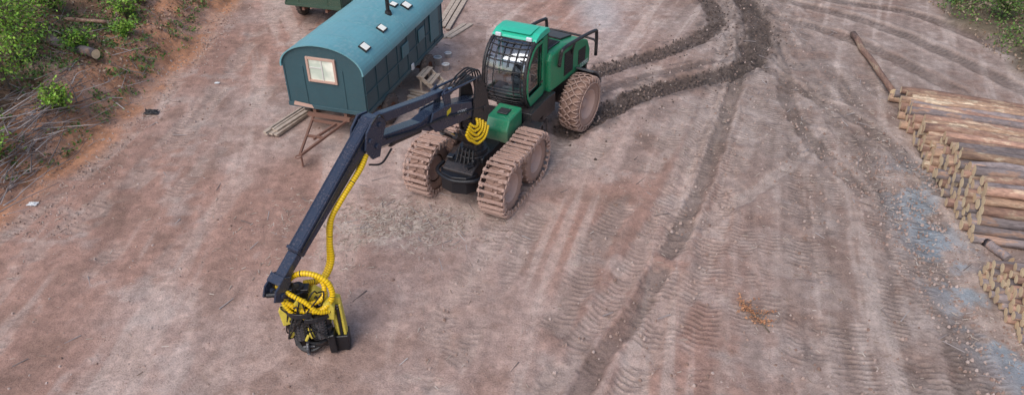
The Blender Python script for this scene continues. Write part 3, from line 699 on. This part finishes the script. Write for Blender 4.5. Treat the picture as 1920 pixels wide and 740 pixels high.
k=MB(); k.tube(crom([(-.62,-.75,.95),(-.55,-1.2,.95),(0,-1.42,.93),(.55,-1.2,.95),(.62,-.75,.95)],6),.055,8); k.prism([(-.5,-1.1),(-.35,-1.3),(0,-1.4),(.35,-1.3),(.5,-1.1),(.45,-.9),(-.45,-.9)],.6,1.0,'z')
k.prism([(-.5,-1.12),(-.35,-1.34),(0,-1.44),(.35,-1.34),(.5,-1.12),(.47,-1.1),(.33,-1.3),(0,-1.40),(-.33,-1.3),(-.47,-1.1)],.56,1.04,'z')
for i in range(10): k.box((random.uniform(-.5,.5),random.uniform(-1.0,-.6),random.uniform(1.05,1.25)),(random.uniform(.06,.2),random.uniform(.06,.2),random.uniform(.05,.15)),rot=(0,0,random.uniform(0,1)))
k.obj('bumper',['hblack'],HV,.012)
k=MB(); k.prism([(.45,1.12),(.42,1.5),(.6,1.74),(1.35,1.78),(1.35,1.12)],-.05,.62,'x'); k.obj('front_cover',['green'],HV,.04,seg=3)
k=MB(); k.box((.28,.95,1.785),(.3,.3,.03)); k.obj('cover_hatch',['black'],HV,.01)
k=MB()
k.box((.92,1.25,1.32),(.5,.6,.05)); k.box((.92,1.7,.95),(.42,.28,.04)); k.box((.95,1.72,.62),(.42,.26,.04))
for y in(1.56,1.86): k.box((1.13,y,.92),(.04,.04,.85)); k.box((.73,y,.95),(.04,.04,.8))
k.box((.78,1.25,1.15),(.25,.5,.3)); k.box((.6,1.9,1.35),(.5,.9,.42))
k.obj('access_steps',['black'],HV,.008)
CW=.60
side=[(1.80,1.56),(1.58,1.85),(1.52,2.2),(1.55,2.6),(1.68,2.92),(1.9,3.16),(2.14,3.28),(2.98,3.28),(2.98,1.58)]
k=MB(); k.prism([(1.82,1.5),(1.66,1.76),(1.66,1.84),(2.95,1.84),(2.95,1.5)],-CW+.03,CW-.03,'x'); k.prism([(2.7,1.5),(2.7,3.2),(2.98,3.2),(2.98,1.5)],-CW+.03,CW-.03,'x')
cab=k.obj('cab',['black'],HV,.02)
k=MB()
for x in(-CW,CW):
    k.tube([(x,*p) for p in side],.045,8,closed=True)
for a_ in(0,1,4,6): k.tube([(-CW,*side[a_]),(CW,*side[a_])],.032,8,sm=True)
k.obj('cab_frame',['black'],cab)
k=MB(); 
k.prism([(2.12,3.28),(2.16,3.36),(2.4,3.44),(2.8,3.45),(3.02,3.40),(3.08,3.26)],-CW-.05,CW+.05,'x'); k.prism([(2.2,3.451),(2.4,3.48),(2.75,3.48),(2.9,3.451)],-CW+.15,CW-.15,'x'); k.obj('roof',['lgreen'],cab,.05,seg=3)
for x in(-.45,.45):
    k=MB(); k.box((x,2.12,3.36),(.17,.07,.11)); k.obj('work_light',['lamp'],cab,.02)
def gpanel(name,i0,i1):
    k=MB(); P=side[i0:i1+1]; V=[];F=[]
    NX=7
    for j,(y,z) in enumerate(P):
        for i in range(NX):
            x=(-1+2*i/(NX-1))*(CW-.04); V.append((x,y-.07*(1-(x/CW)**2),z))
    for j in range(len(P)-1):
        for i in range(NX-1): F.append((j*NX+i,j*NX+i+1,(j+1)*NX+i+1,(j+1)*NX+i))
    k.add(V,F,0,True); k.obj(name,['glass'],cab)
gpanel('lower_window',0,1); gpanel('windscreen',1,4); gpanel('roof_window',4,6)
for x in(-CW,CW):
    k=MB(); k.add([(x,*p) for p in [(1.62,1.86),(2.6,1.86),(2.6,3.2),(2.14,3.2),(1.92,3.1),(1.72,2.88),(1.6,2.6),(1.57,2.2)]],[tuple(range(8))]); k.obj('window',['glass'],cab)
for sx in(-1,1):
    k=MB(); X0,X1=sx*(CW+.045),sx*(CW+.075)
    k.prism([(1.80,1.6),(1.60,1.90),(2.62,1.90),(2.62,1.6)],X0,X1,'x'); k.prism([(2.54,1.903),(2.54,3.2),(2.62,3.2),(2.62,1.903)],X0,X1,'x')
    k.prism([(1.60,1.903),(1.54,2.2),(1.57,2.58),(1.70,2.88),(1.92,3.12),(2.14,3.22),(2.537,3.22),(2.537,3.15),(2.17,3.15),(1.97,3.06),(1.77,2.84),(1.65,2.57),(1.62,2.2),(1.67,1.903)],X0,X1,'x')
    d=k.obj('door',['green'],cab,.006)
    k=MB(); k.box((sx*(CW+.09),2.45,2.05),(.03,.14,.03)); k.obj('door_handle',['black'],d)
    k=MB(); k.prism([(2.66,1.55),(2.66,3.22),(2.99,3.22),(2.99,1.55)],sx*(CW-.02),sx*(CW+.03),'x'); k.obj('cab_pillar',['green'],cab,.01)
k=MB()
def gb(i,t):
    a_,b_=side[i],side[i+1]; return (a_[0]+(b_[0]-a_[0])*t-.09,a_[1]+(b_[1]-a_[1])*t)
def hbar(y,z,r): k.tube([(-CW-.02,y+.07,z),(-.35,y-.02,z),(0,y-.04,z),(.35,y-.02,z),(CW+.02,y+.07,z)],r,6)
for i,t in((0,.15),(0,.5),(0,.85),(1,.2),(1,.5),(1,.8),(3,.2),(3,.9),(4,.5),(5,.2),(5,.8)): hbar(*gb(i,t),.014)
vp=[gb(0,.1),gb(0,.9),gb(1,.9),gb(2,.5),gb(3,.5),gb(4,.0),gb(4,.9),gb(5,.95)]
for x in(-.5,-.3,.3,.5): k.tube([(x,y-.03+.10*(x/CW)**2,z) for y,z in vp],.014,6)
for x in(-.1,.1): k.tube([(x,y-.03,z) for y,z in vp[4:]],.013,6)
for x in(-CW-.03,CW+.03): k.tube([(x,y+.04,z) for y,z in vp],.024,6)
k.obj('guard_rail',['black'],cab)
k=MB(); k.box((0,2.4,2.05),(.5,.5,.14)); k.box((0,2.62,2.45),(.46,.12,.75),rot=(R(-8),0,0)); k.box((0,2.66,2.9),(.26,.1,.2)); k.box((-.33,2.3,2.2),(.1,.42,.07)); k.box((.33,2.3,2.2),(.1,.42,.07)); k.obj('seat',['greyplastic'],cab,.03,seg=2)
k=MB(); k.box((-.3,1.85,2.25),(.26,.05,.2)); k.tube([(.1+math.cos(t)*.15,1.9+math.sin(t)*.12,2.2+math.sin(t)*.08) for t in np.linspace(0,6.28,17)[:-1]],.015,6,closed=True); k.cyl((.1,1.88,1.9),(.1,1.9,2.2),.03); k.box((.42,2.0,2.1),(.2,.5,.25)); k.box((0,2.1,1.88),(1.05,.8,.06)); k.obj('console',['greyplastic'],cab,.01)
k=MB(); k.tube([(CW+.05,1.66,2.75),(CW+.26,1.5,2.7)],.014,5); k.box((CW+.26,1.5,2.6),(.14,.03,.22)); k.obj('mirror',['black'],cab,.01)
k=MB(RM); k.box((0,1.4,1.05),(.85,2.9,.6)); k.box((0,1.8,.8),(1.6,.3,.28)); k.box((.62,.35,1.25),(.42,.7,.6)); k.box((-.6,.6,1.25),(.4,1.0,.6)); k.box((0,2.95,1.3),(1.3,.12,.5)); k.cyl((0,-.3,.9),(0,.5,.9),.3,n=18); k.box((0,.15,1.7),(1.0,.6,.9))
rb=k.obj('rear_frame',['black'],HV,.02)
hp=[(.55,1.52),(.5,2.5),(.62,2.68),(1.5,2.68),(2.45,2.5),(2.85,2.32),(3.02,2.0),(3.02,1.52)]
k=MB(RM); k.prism(hp,-.72,.72,'x'); hood=k.obj('engine_hood',['green'],HV,.08,seg=4)
k=MB(RM); k.prism([(.68,2.70),(1.45,2.69),(1.45,2.72),(.68,2.73)],-.5,.5,'x')
for i in range(9): k.box((0,.75+.08*i,2.735-.001*i),(.9,.025,.02))
k.box((.0,2.0,2.62),(.8,.7,.05),rot=(R(-10.5),0,0)); k.cyl((-.45,.35,2.2),(-.45,.35,2.95),.07,n=14); k.box((.1,.3,2.35),(.9,.35,.5)); k.cyl((.25,.3,2.6),(.25,.3,2.8),.13,n=16)
k.obj('top_grille',['black'],hood)
for sx in(-1,1):
    k=MB(RM)
    for j in range(9): k.box((sx*.728,1.62,1.78+j*.075),(.02,.5,.035))
    k.box((sx*.722,1.62,2.08),(.01,.54,.7)); k.obj('side_vent',['black'],hood)
    k=MB(RM)
    for j in range(6): k.box((sx*.728,2.45,1.80+j*.07),(.02,.42,.035))
    k.box((sx*.722,2.45,1.97),(.01,.46,.46)); k.obj('side_vent',['black'],hood)
    k=MB(RM)
    ar=[(1.8+1.0*math.cos(t),.8+.98*math.sin(t)) for t in np.linspace(R(20),R(75),9)]; ai=[(1.8+.95*math.cos(t),.8+.93*math.sin(t)) for t in np.linspace(R(75),R(20),9)]
    k.prism(ar+ai,sx*.74,sx*1.3,'x')
    k.obj('fender',['steel'],HV,.01)
    k=MB(RM)
    k.tube(crom([(sx*.78,.95,2.2),(sx*.80,.98,2.52),(sx*.82,1.12,2.70),(sx*.84,2.0,2.68),(sx*.86,2.9,2.60),(sx*.86,3.08,2.46),(sx*.86,3.12,1.75)],5),.052,8)
    k.tube([(sx*.83,1.75,2.68),(sx*.74,1.75,2.3)],.034,8)
    k.obj('handrail',['black'],HV)
k=MB(RM); k.tube(crom([(-.86,3.08,2.2),(-.6,3.18,2.22),(.6,3.18,2.22),(.86,3.08,2.2)],5),.036,8); k.obj('handrail',['black'],HV)
k=MB(RM); k.tube(crom([(-.7,.5,2.5),(-.65,.45,2.85),(-.3,.42,2.92),(.0,.42,2.9),(.1,.45,2.6)],5),.045,8); k.obj('handrail',['black'],HV)
def text(s,size,mat,parent,Mx,name):
    cu=bpy.data.curves.new(name,'FONT'); cu.body=s; cu.size=size; cu.extrude=.002; cu.align_x='CENTER'; cu.align_y='CENTER'
    t=bpy.data.objects.new(name,cu); COL.objects.link(t); dg=bpy.context.evaluated_depsgraph_get()
    me=bpy.data.meshes.new_from_object(t.evaluated_get(dg)); bpy.data.objects.remove(t)
    me.transform(Mx); me.materials.clear(); me.materials.append(M[mat]); o=bpy.data.objects.new(name,me); COL.objects.link(o); o.parent=parent; return o
side_rot=Matrix(((0,0,1,0),(1,0,0,0),(0,1,0,0),(0,0,0,1)))
text('1270G',.19,'decalw',hood,RM@Matrix.Translation((.728,2.62,1.66))@side_rot,'model_number')
# crane
CM=Matrix.Translation((.077,-.417,0))@Matrix.Rotation(R(-5.3),4,'Z')
def cp(poly): return [(-d,z) for d,z in poly]
def D(l,d,z): return (l,-d,z)
k=MB(CM); k.cyl((0,0,1.3),(0,0,2.1),.27,.22,n=24); k.cyl((0,0,1.3),(0,0,1.42),.36,n=24); k.cyl((0,0,1.85),(0,0,1.95),.3,n=24)
for a_,b_ in((-.24,-.18),(.18,.24)): k.prism(cp([(-.45,2.3),(-.25,1.95),(.25,1.95),(.3,2.45),(.2,2.9),(.12,3.38),(-.08,3.38),(-.3,2.9)]),a_,b_,'x')
k.box((0,.05,2.15),(.36,.5,.3)); k.cyl((-.27,0,3.28),(.27,0,3.28),.06); k.cyl((-.27,.2,2.45),(.27,.2,2.45),.08)
crane=k.obj('crane',['black'],HV,.01)
k=MB(CM); k.prism(cp([(-.5,2.3),(-.5,2.6),(.1,2.84),(1.2,3.16),(1.75,3.22),(2.2,3.18),(3.7,3.52),(3.9,3.45),(3.85,3.3),(2.2,2.98),(1.9,2.8),(1.6,2.72),(.6,2.45),(.1,2.25)]),-.14,.14,'x')
for x0,x1 in((-.2,-.155),(.155,.2)): k.prism(cp([(.2,2.4),(.3,2.85),(1.2,3.18),(1.8,3.24),(1.95,3.0),(1.75,2.72),(1.5,2.66)]),x0,x1,'x')
for d,z in((.45,2.62),(1.0,2.8),(1.55,2.95)): k.cyl(D(-.225,d,z),D(.225,d,z),.05,n=12)
k.obj('main_boom',['boom'],crane,.012)
k=MB(CM); k.prism(cp([(1.15,3.38),(1.2,3.52),(1.9,3.62),(3.3,3.90),(3.6,3.92),(3.7,3.8),(3.55,3.72),(2.0,3.46)]),-.085,.085,'x')
for x0,x1 in((-.17,-.125),(.125,.17)): k.prism(cp([(1.05,2.95),(1.25,3.0),(1.4,3.5),(1.2,3.6),(1.1,3.45)]),x0,x1,'x')
for x in(-.19,.19): k.tube([D(x,.0,3.34),D(x,1.35,3.5)],.032,8)
k.obj('link_arm',['boom'],crane,.012)
def hcyl(a_,mid,b_,r1,r2):
    k=MB(CM); k.cyl(a_,mid,r1,n=14,m=0); m2=Vector(mid); k.cyl(m2.lerp(Vector(a_),.08),m2+ (Vector(b_)-m2)*.04,r1*1.15,n=14,m=0); k.cyl(mid,b_,r2,n=12,m=1); k.obj('hydraulic_cylinder',['black','chrome'],crane)
hcyl(D(0,.05,3.28),D(0,.75,3.36),D(0,1.25,3.44),.075,.04)
hcyl(D(.0,2.1,2.9),D(.0,3.1,3.08),D(0,3.75,3.2),.075,.042)
for x in(-.3,.3): hcyl(D(x*.8,.35,1.75),D(x*.6,1.0,2.25),D(x*.55,1.45,2.62),.07,.04)
k=MB(CM)
for x0,x1 in((-.22,-.17),(.17,.22)): k.prism(cp([(3.40,3.74),(3.48,3.96),(3.75,4.0),(3.98,3.80),(4.08,3.45),(3.9,3.16),(3.68,3.12),(3.58,3.4)]),x0,x1,'x')
for d,z in((3.6,3.82),(3.75,3.4),(3.92,3.6)): k.cyl(D(-.26,d,z),D(.26,d,z),.055,n=14)
k.obj('elbow_joint',['boom'],crane,.008)
u=Vector((3.05,-2.1)).normalized(); nn=Vector((-u.y,u.x)); S0=Vector((3.62,3.86)); E0=Vector((6.75,1.75))
def sp_(t,o): p=S0.lerp(E0,t)+nn*o; return (p.x,p.y)
k=MB(CM); k.prism(cp([sp_(-.04,.0),sp_(0,.14),sp_(.78,.11),sp_(.79,.08),sp_(.79,-.11),sp_(.3,-.18),sp_(.12,-.24),sp_(0,-.16)]),-.14,.14,'x')
k.prism(cp([sp_(.791,.075),sp_(.97,.07),sp_(.97,-.09),sp_(.791,-.10)]),-.12,.12,'x')
for x0,x1 in((-.165,-.125),(.125,.165)): k.prism(cp([sp_(.92,.1),sp_(1.0,.12),sp_(1.05,.0),sp_(1.03,-.2),sp_(.96,-.16),sp_(.9,-.06)]),x0,x1,'x')
k.box(D(0,*sp_(.945,.0)),(.34,.18,.27),rot=(R(34.5),0,0))
for t in(.03,.775): k.box(D(0,*sp_(t,.02)),(.305,.06,.25),rot=(R(34.5),0,0))
for x in(-.1,.1): k.prism(cp([sp_(.02,.13),sp_(.02,.152),sp_(.77,.122),sp_(.77,.1)]),x-.012,x+.012,'x')
k.cyl(D(-.2,*sp_(1.0,-.1)),D(.2,*sp_(1.0,-.1)),.055)
stick=k.obj('stick_boom',['boom'],crane,.010)
for x in(-.158,.158):
    k=MB(CM); k.tube([D(x,*sp_(.0,.06)),D(x,*sp_(.5,.04)),D(x,*sp_(.78,.03))],.016,6); k.obj('hydraulic_pipe',['rubberblack'],crane)
k=MB(CM); k.prism([(-1.32,2.93),(-1.16,2.97),(-1.15,3.08),(-1.31,3.05)],.201,.205,'x',0); k.obj('emblem',['decaly'],crane)
text('1270G',.15,'decalw',crane,CM@Matrix.Translation((.203,-.72,2.76))@side_rot@Matrix.Rotation(R(-14),4,'Z'),'model_number')
def hose(pts,r,T,parent,name='hydraulic_hose',col=True,band=0):
    P=crom(pts,14); P2=[]
    L=[0]
    for a_,b_ in zip(P[:-1],P[1:]): L.append(L[-1]+(b_-a_).length)
    n=int(L[-1]/.018)+2; j=0
    for i in range(n):
        s_=L[-1]*i/(n-1)
        while j<len(L)-2 and L[j+1]<s_: j+=1
        P2.append(P[j].lerp(P[j+1],(s_-L[j])/max(1e-6,L[j+1]-L[j])))
    k=MB(T); 
    if col: k.tube(P2,[r*(1.04 if i%3 else .92) for i in range(n)],10,mf=lambda i:(2 if (band and (i//3)%band==band//2 and i%3==2) else (1 if i%3==2 else 0))); return k.obj(name,['hose','hoserib','rubberblack'],parent)
    k.tube(P2[::2],r,8); return k.obj(name,['rubberblack'],parent)
hose([D(.14,4.0,3.3),D(.19,4.25,3.14),D(.20,4.6,2.95),D(.19,4.95,2.73),D(.13,5.18,2.45),D(.16,5.34,2.0),D(.2,5.42,1.6),D(.18,5.68,1.34),D(.1,6.1,1.5)],.055,CM,crane,band=22)
hose([D(.06,4.0,3.25),D(.12,4.3,3.05),D(.13,4.7,2.82),D(.11,5.0,2.62),D(.07,5.2,2.35),D(.07,5.3,1.95),D(.11,5.45,1.5),D(.1,5.75,1.28),D(.05,6.15,1.45)],.042,CM,crane)
for i in range(5):
    rr=.15+.088*i; l0=.27+.03*i; P=[]
    for a in np.linspace(R(195),R(350-6*i),8):
        P.append(D(l0+.10*math.sin(math.pi*(a-R(195))/R(155)),.38-rr*math.cos(a)*1.0*-1 if False else .38-rr*math.cos(a),2.42+rr*math.sin(a)*(1.05+random.uniform(-.06,.06))))
    hose(P,.034,CM,crane,band=(9 if i%2 else 0))
for i in range(4):
    x=-.12+.08*i
    hose([D(x,-.35,2.75),D(x,-.15,3.45),D(x,.4,3.5),D(x*.6,1.0,3.3)],.02,CM,crane,col=False)
for i in range(5): hose([D(.1*i-.2,.3,1.5),D(.12*i-.2,.5,1.15),D(.15*i-.25,.62,.95)],.025,CM,crane,col=False)
hose([D(.2,3.3,3.1),D(.25,3.7,2.98),D(.22,4.05,3.12)],.022,CM,crane,col=False)
hose([D(.17,3.35,3.7),D(.24,3.6,4.04),D(.18,3.95,3.8)],.02,CM,crane,col=False)
for x in(.215,.24): hose([D(x,-.2,2.5),D(x,.6,2.72),D(x,1.6,3.0),D(x*.8,2.4,3.1),D(x*.8,3.4,3.38)],.014,CM,crane,col=False)
# ---------------------------------------------------------------- head
hx=Vector((-3.93,10.50,0)); inv=(Matrix.Translation((-.87,16.35,gz(-.87,16.35)-.01))@Matrix.Rotation(R(-25.5),4,'Z')).inverted()
HM=inv@Matrix.Translation((hx.x,hx.y,gz(hx.x,hx.y)))@Matrix.Rotation(R(6),4,'Z')
k=MB(HM)
k.prism([(-.42,1.25),(-.3,1.46),(-.1,1.36),(.1,1.43),(.34,1.2),(.3,1.0),(.1,1.1),(-.15,1.02),(-.35,1.0)],-.02,.2,'y')
k.prism([(-.34,.5),(-.40,.95),(-.28,.9),(-.22,.55)],-.1,.3,'y'); k.prism([(.18,.45),(.16,.98),(.28,.95),(.30,.4)],-.1,.3,'y')
k.prism([(-.55,.75),(-.58,1.15),(-.42,1.35),(-.34,1.15),(-.38,.8)],-.22,-.1,'y')
k.prism([(.26,.95),(.28,1.28),(.42,1.38),(.5,1.2),(.46,.9)],-.3,-.12,'y')
k.prism([(-.3,1.3),(-.15,1.5),(.0,1.46),(-.05,1.25)],-.3,-.24,'y')
k.prism([(-.5,1.32),(-.44,1.5),(-.3,1.55),(-.22,1.44),(-.36,1.36)],-.15,.1,'y')
for i in range(9): k.box((random.uniform(-.5,.4),random.uniform(-.36,-.2),random.uniform(.3,1.1)),(random.uniform(.04,.1),.05,random.uniform(.06,.22)),rot=(random.uniform(-.3,.3),random.uniform(-.6,.6),0))
head=k.obj('harvester_head',['yellow'],HV,.02,seg=2)
k=MB(HM); k.prism([(.42,.25),(.36,1.25),(.46,1.38),(.6,1.32),(.64,.25)],-.14,-.02,'y',0); k.prism([(.46,.1),(.44,.95),(.49,.95),(.51,.1)],-.2,-.145,'y',0); k.prism([(.57,.1),(.56,1.2),(.61,1.2),(.63,.1)],-.2,-.145,'y',0)
k.obj('saw_box',['yellow'],head,.012)
k=MB(HM); k.box((.5,-.1,.2),(.3,.3,.4)); k.prism([(.28,.05),(.26,.5),(.4,.55),(.42,.05)],-.35,-.1,'y'); k.box((.53,-.2,.7),(.06,.03,.85)); k.box((.52,-.17,1.12),(.1,.05,.12)); k.obj('saw_guard',['hblack'],head,.015)
for x in(-.24,.14):
    k=MB(HM); k.cyl((x,-.22,.45),(x,-.22,.92),.13,n=18)
    for i in range(12):
        a_=i*math.pi/6
        for z in np.linspace(.5,.87,6): k.box((x+math.cos(a_)*.14,-.22+math.sin(a_)*.14,z),(.04,.03,.03),rot=(0,0,a_))
    k.cyl((x,-.22,.92),(x,-.22,1.02),.08,n=14); k.obj('feed_roller',['steel'],head)
def knife(cx,cy,cz,r,a0,a1,wd,name,mat='hblack',th=.05,tilt=0):
    k=MB(HM@Matrix.Translation((cx,cy,cz))@Matrix.Rotation(tilt,4,'X')); o_=[(r*math.cos(t),r*math.sin(t)) for t in np.linspace(a0,a1,12)]; i_=[((r-wd*(1-.8*j/11))*math.cos(t),(r-wd*(1-.8*j/11))*math.sin(t)) for j,t in enumerate(np.linspace(a0,a1,12))][::-1]
    k.prism(o_+i_,-th,th,'z'); return k.obj(name,[mat],head,.006)
knife(-.12,-.08,.26,.30,R(150),R(330),.12,'delimbing_knife',tilt=R(30))
knife(.05,-.05,.40,.30,R(30),R(-150),.11,'delimbing_knife',tilt=R(22))
knife(-.1,-.1,1.12,.36,R(140),R(300),.12,'delimbing_knife',tilt=R(-10))
knife(.05,-.1,1.0,.38,R(40),R(-110),.13,'delimbing_knife',tilt=R(-10))
k=MB(HM); k.lathe([(.02,-.02),(.13,-.03),(.15,0),(.13,.03),(.02,.02)],20,c=(-.14,-.26,.20))
for i in range(12):
    t=math.pi*i/6; k.box((-.14,-.26+.155*math.cos(t),.20+.155*math.sin(t)),(.04,.03,.03),rot=(t,0,0))
k.cyl((-.24,-.26,.20),(-.02,-.26,.20),.03,n=10); k.obj('measuring_wheel',['steel'],head)
k=MB(HM); k.box((-.05,.0,.72),(.5,.18,.5)); k.cyl((-.44,-.1,.45),(-.44,-.1,1.0),.07,n=12); k.cyl((.3,-.2,.5),(.3,-.2,1.0),.06,n=12); k.box((-.1,-.2,1.08),(.3,.3,.12)); k.box((.12,-.05,.25),(.35,.25,.3)); k.box((-.38,.0,.3),(.12,.2,.45)); k.box((-.1,.0,.2),(.5,.2,.3))
for i in range(20):
    k.box((random.uniform(-.46,.38),random.uniform(-.26,.10),random.uniform(.4,1.35)),(random.uniform(.05,.13),random.uniform(.05,.12),random.uniform(.05,.14)),rot=(random.uniform(-.5,.5),random.uniform(-.5,.5),random.uniform(0,1.5)))
k.obj('head_mechanism',['hblack'],head,.01)
tipw=CM@Vector(D(0,6.76,1.66))
hinv=HM.inverted(); tl=hinv@tipw
k=MB(HM); k.cyl(tl+Vector((-.14,0,0)),tl+Vector((.14,0,0)),.05); top=Vector((-.18,.0,1.52))
k.tube([tl,tl.lerp(top,.5)+Vector((0,0,.03)),top],[.09,.11,.1],10); k.cyl(top,top-Vector((0,0,.22)),.17,n=20); k.cyl(top,top+Vector((0,0,.07)),.12,n=20); k.box(top-Vector((0,0,.02)),(.42,.2,.1)); k.box(tl.lerp(top,.6),(.2,.22,.22)); k.obj('rotator',['hblack'],head,.008)
hose([(-.42,.05,1.6),(-.15,.0,1.86),(.15,-.05,1.88),(.42,-.12,1.72),(.48,-.2,1.42),(.26,-.3,1.2),(-.10,-.32,1.22),(-.38,-.25,1.42)],.055,HM,head,band=16)
hose([(-.5,.05,1.66),(-.2,.1,1.76),(.12,.08,1.76),(.32,-.02,1.60),(.28,-.18,1.38),(.02,-.27,1.34),(-.2,-.2,1.46)],.048,HM,head)
hose([(-.45,-.1,1.7),(-.3,-.28,1.66),(0,-.36,1.46),(.2,-.38,1.22),(.40,-.27,1.12)],.045,HM,head,band=14)
hose([(-.55,-.05,1.72),(-.45,-.25,1.5),(-.3,-.33,1.2),(-.05,-.36,1.05)],.038,HM,head)
for i in range(16):
    a_=Vector((random.uniform(-.5,.3),random.uniform(-.3,0),random.uniform(1.1,1.6))); b_=Vector((random.uniform(-.5,.4),random.uniform(-.35,.0),random.uniform(.4,.95)))
    hose([a_,a_+Vector((random.gauss(0,.12),-.12,.08)),b_+Vector((random.gauss(0,.12),-.14,.1)),b_],.016,HM,head,col=False)
# ---------------------------------------------------------------- camera, light
cam=bpy.data.cameras.new('Camera'); co=bpy.data.objects.new('Camera',cam); COL.objects.link(co)
co.location=(0,0,11); co.rotation_euler=(R(55),0,0); cam.sensor_width=36; cam.lens=36*1371/1920; cam.clip_end=3000; scene.camera=co
w=bpy.data.worlds.new('World'); scene.world=w; w.use_nodes=True; nt=w.node_tree; bg=nt.nodes['Background']
sk=nt.nodes.new('ShaderNodeTexSky'); sk.sky_type='NISHITA'; sk.sun_disc=False; sk.sun_elevation=R(50); sk.sun_rotation=R(215); sk.air_density=1.0; sk.dust_density=2
nt.links.new(sk.outputs[0],bg.inputs[0]); bg.inputs[1].default_value=.15
sl=bpy.data.lights.new('sun','SUN'); sl.energy=2.1; sl.angle=R(45); sl.color=(1,.95,.915); so=bpy.data.objects.new('sun',sl); COL.objects.link(so)
az=R(215); el=R(50); dv=Vector((math.sin(az)*math.cos(el),math.cos(az)*math.cos(el),math.sin(el))); so.rotation_euler=dv.to_track_quat('Z','Y').to_euler()
scene.view_settings.view_transform='Standard'; scene.view_settings.look='None'; scene.view_settings.exposure=0
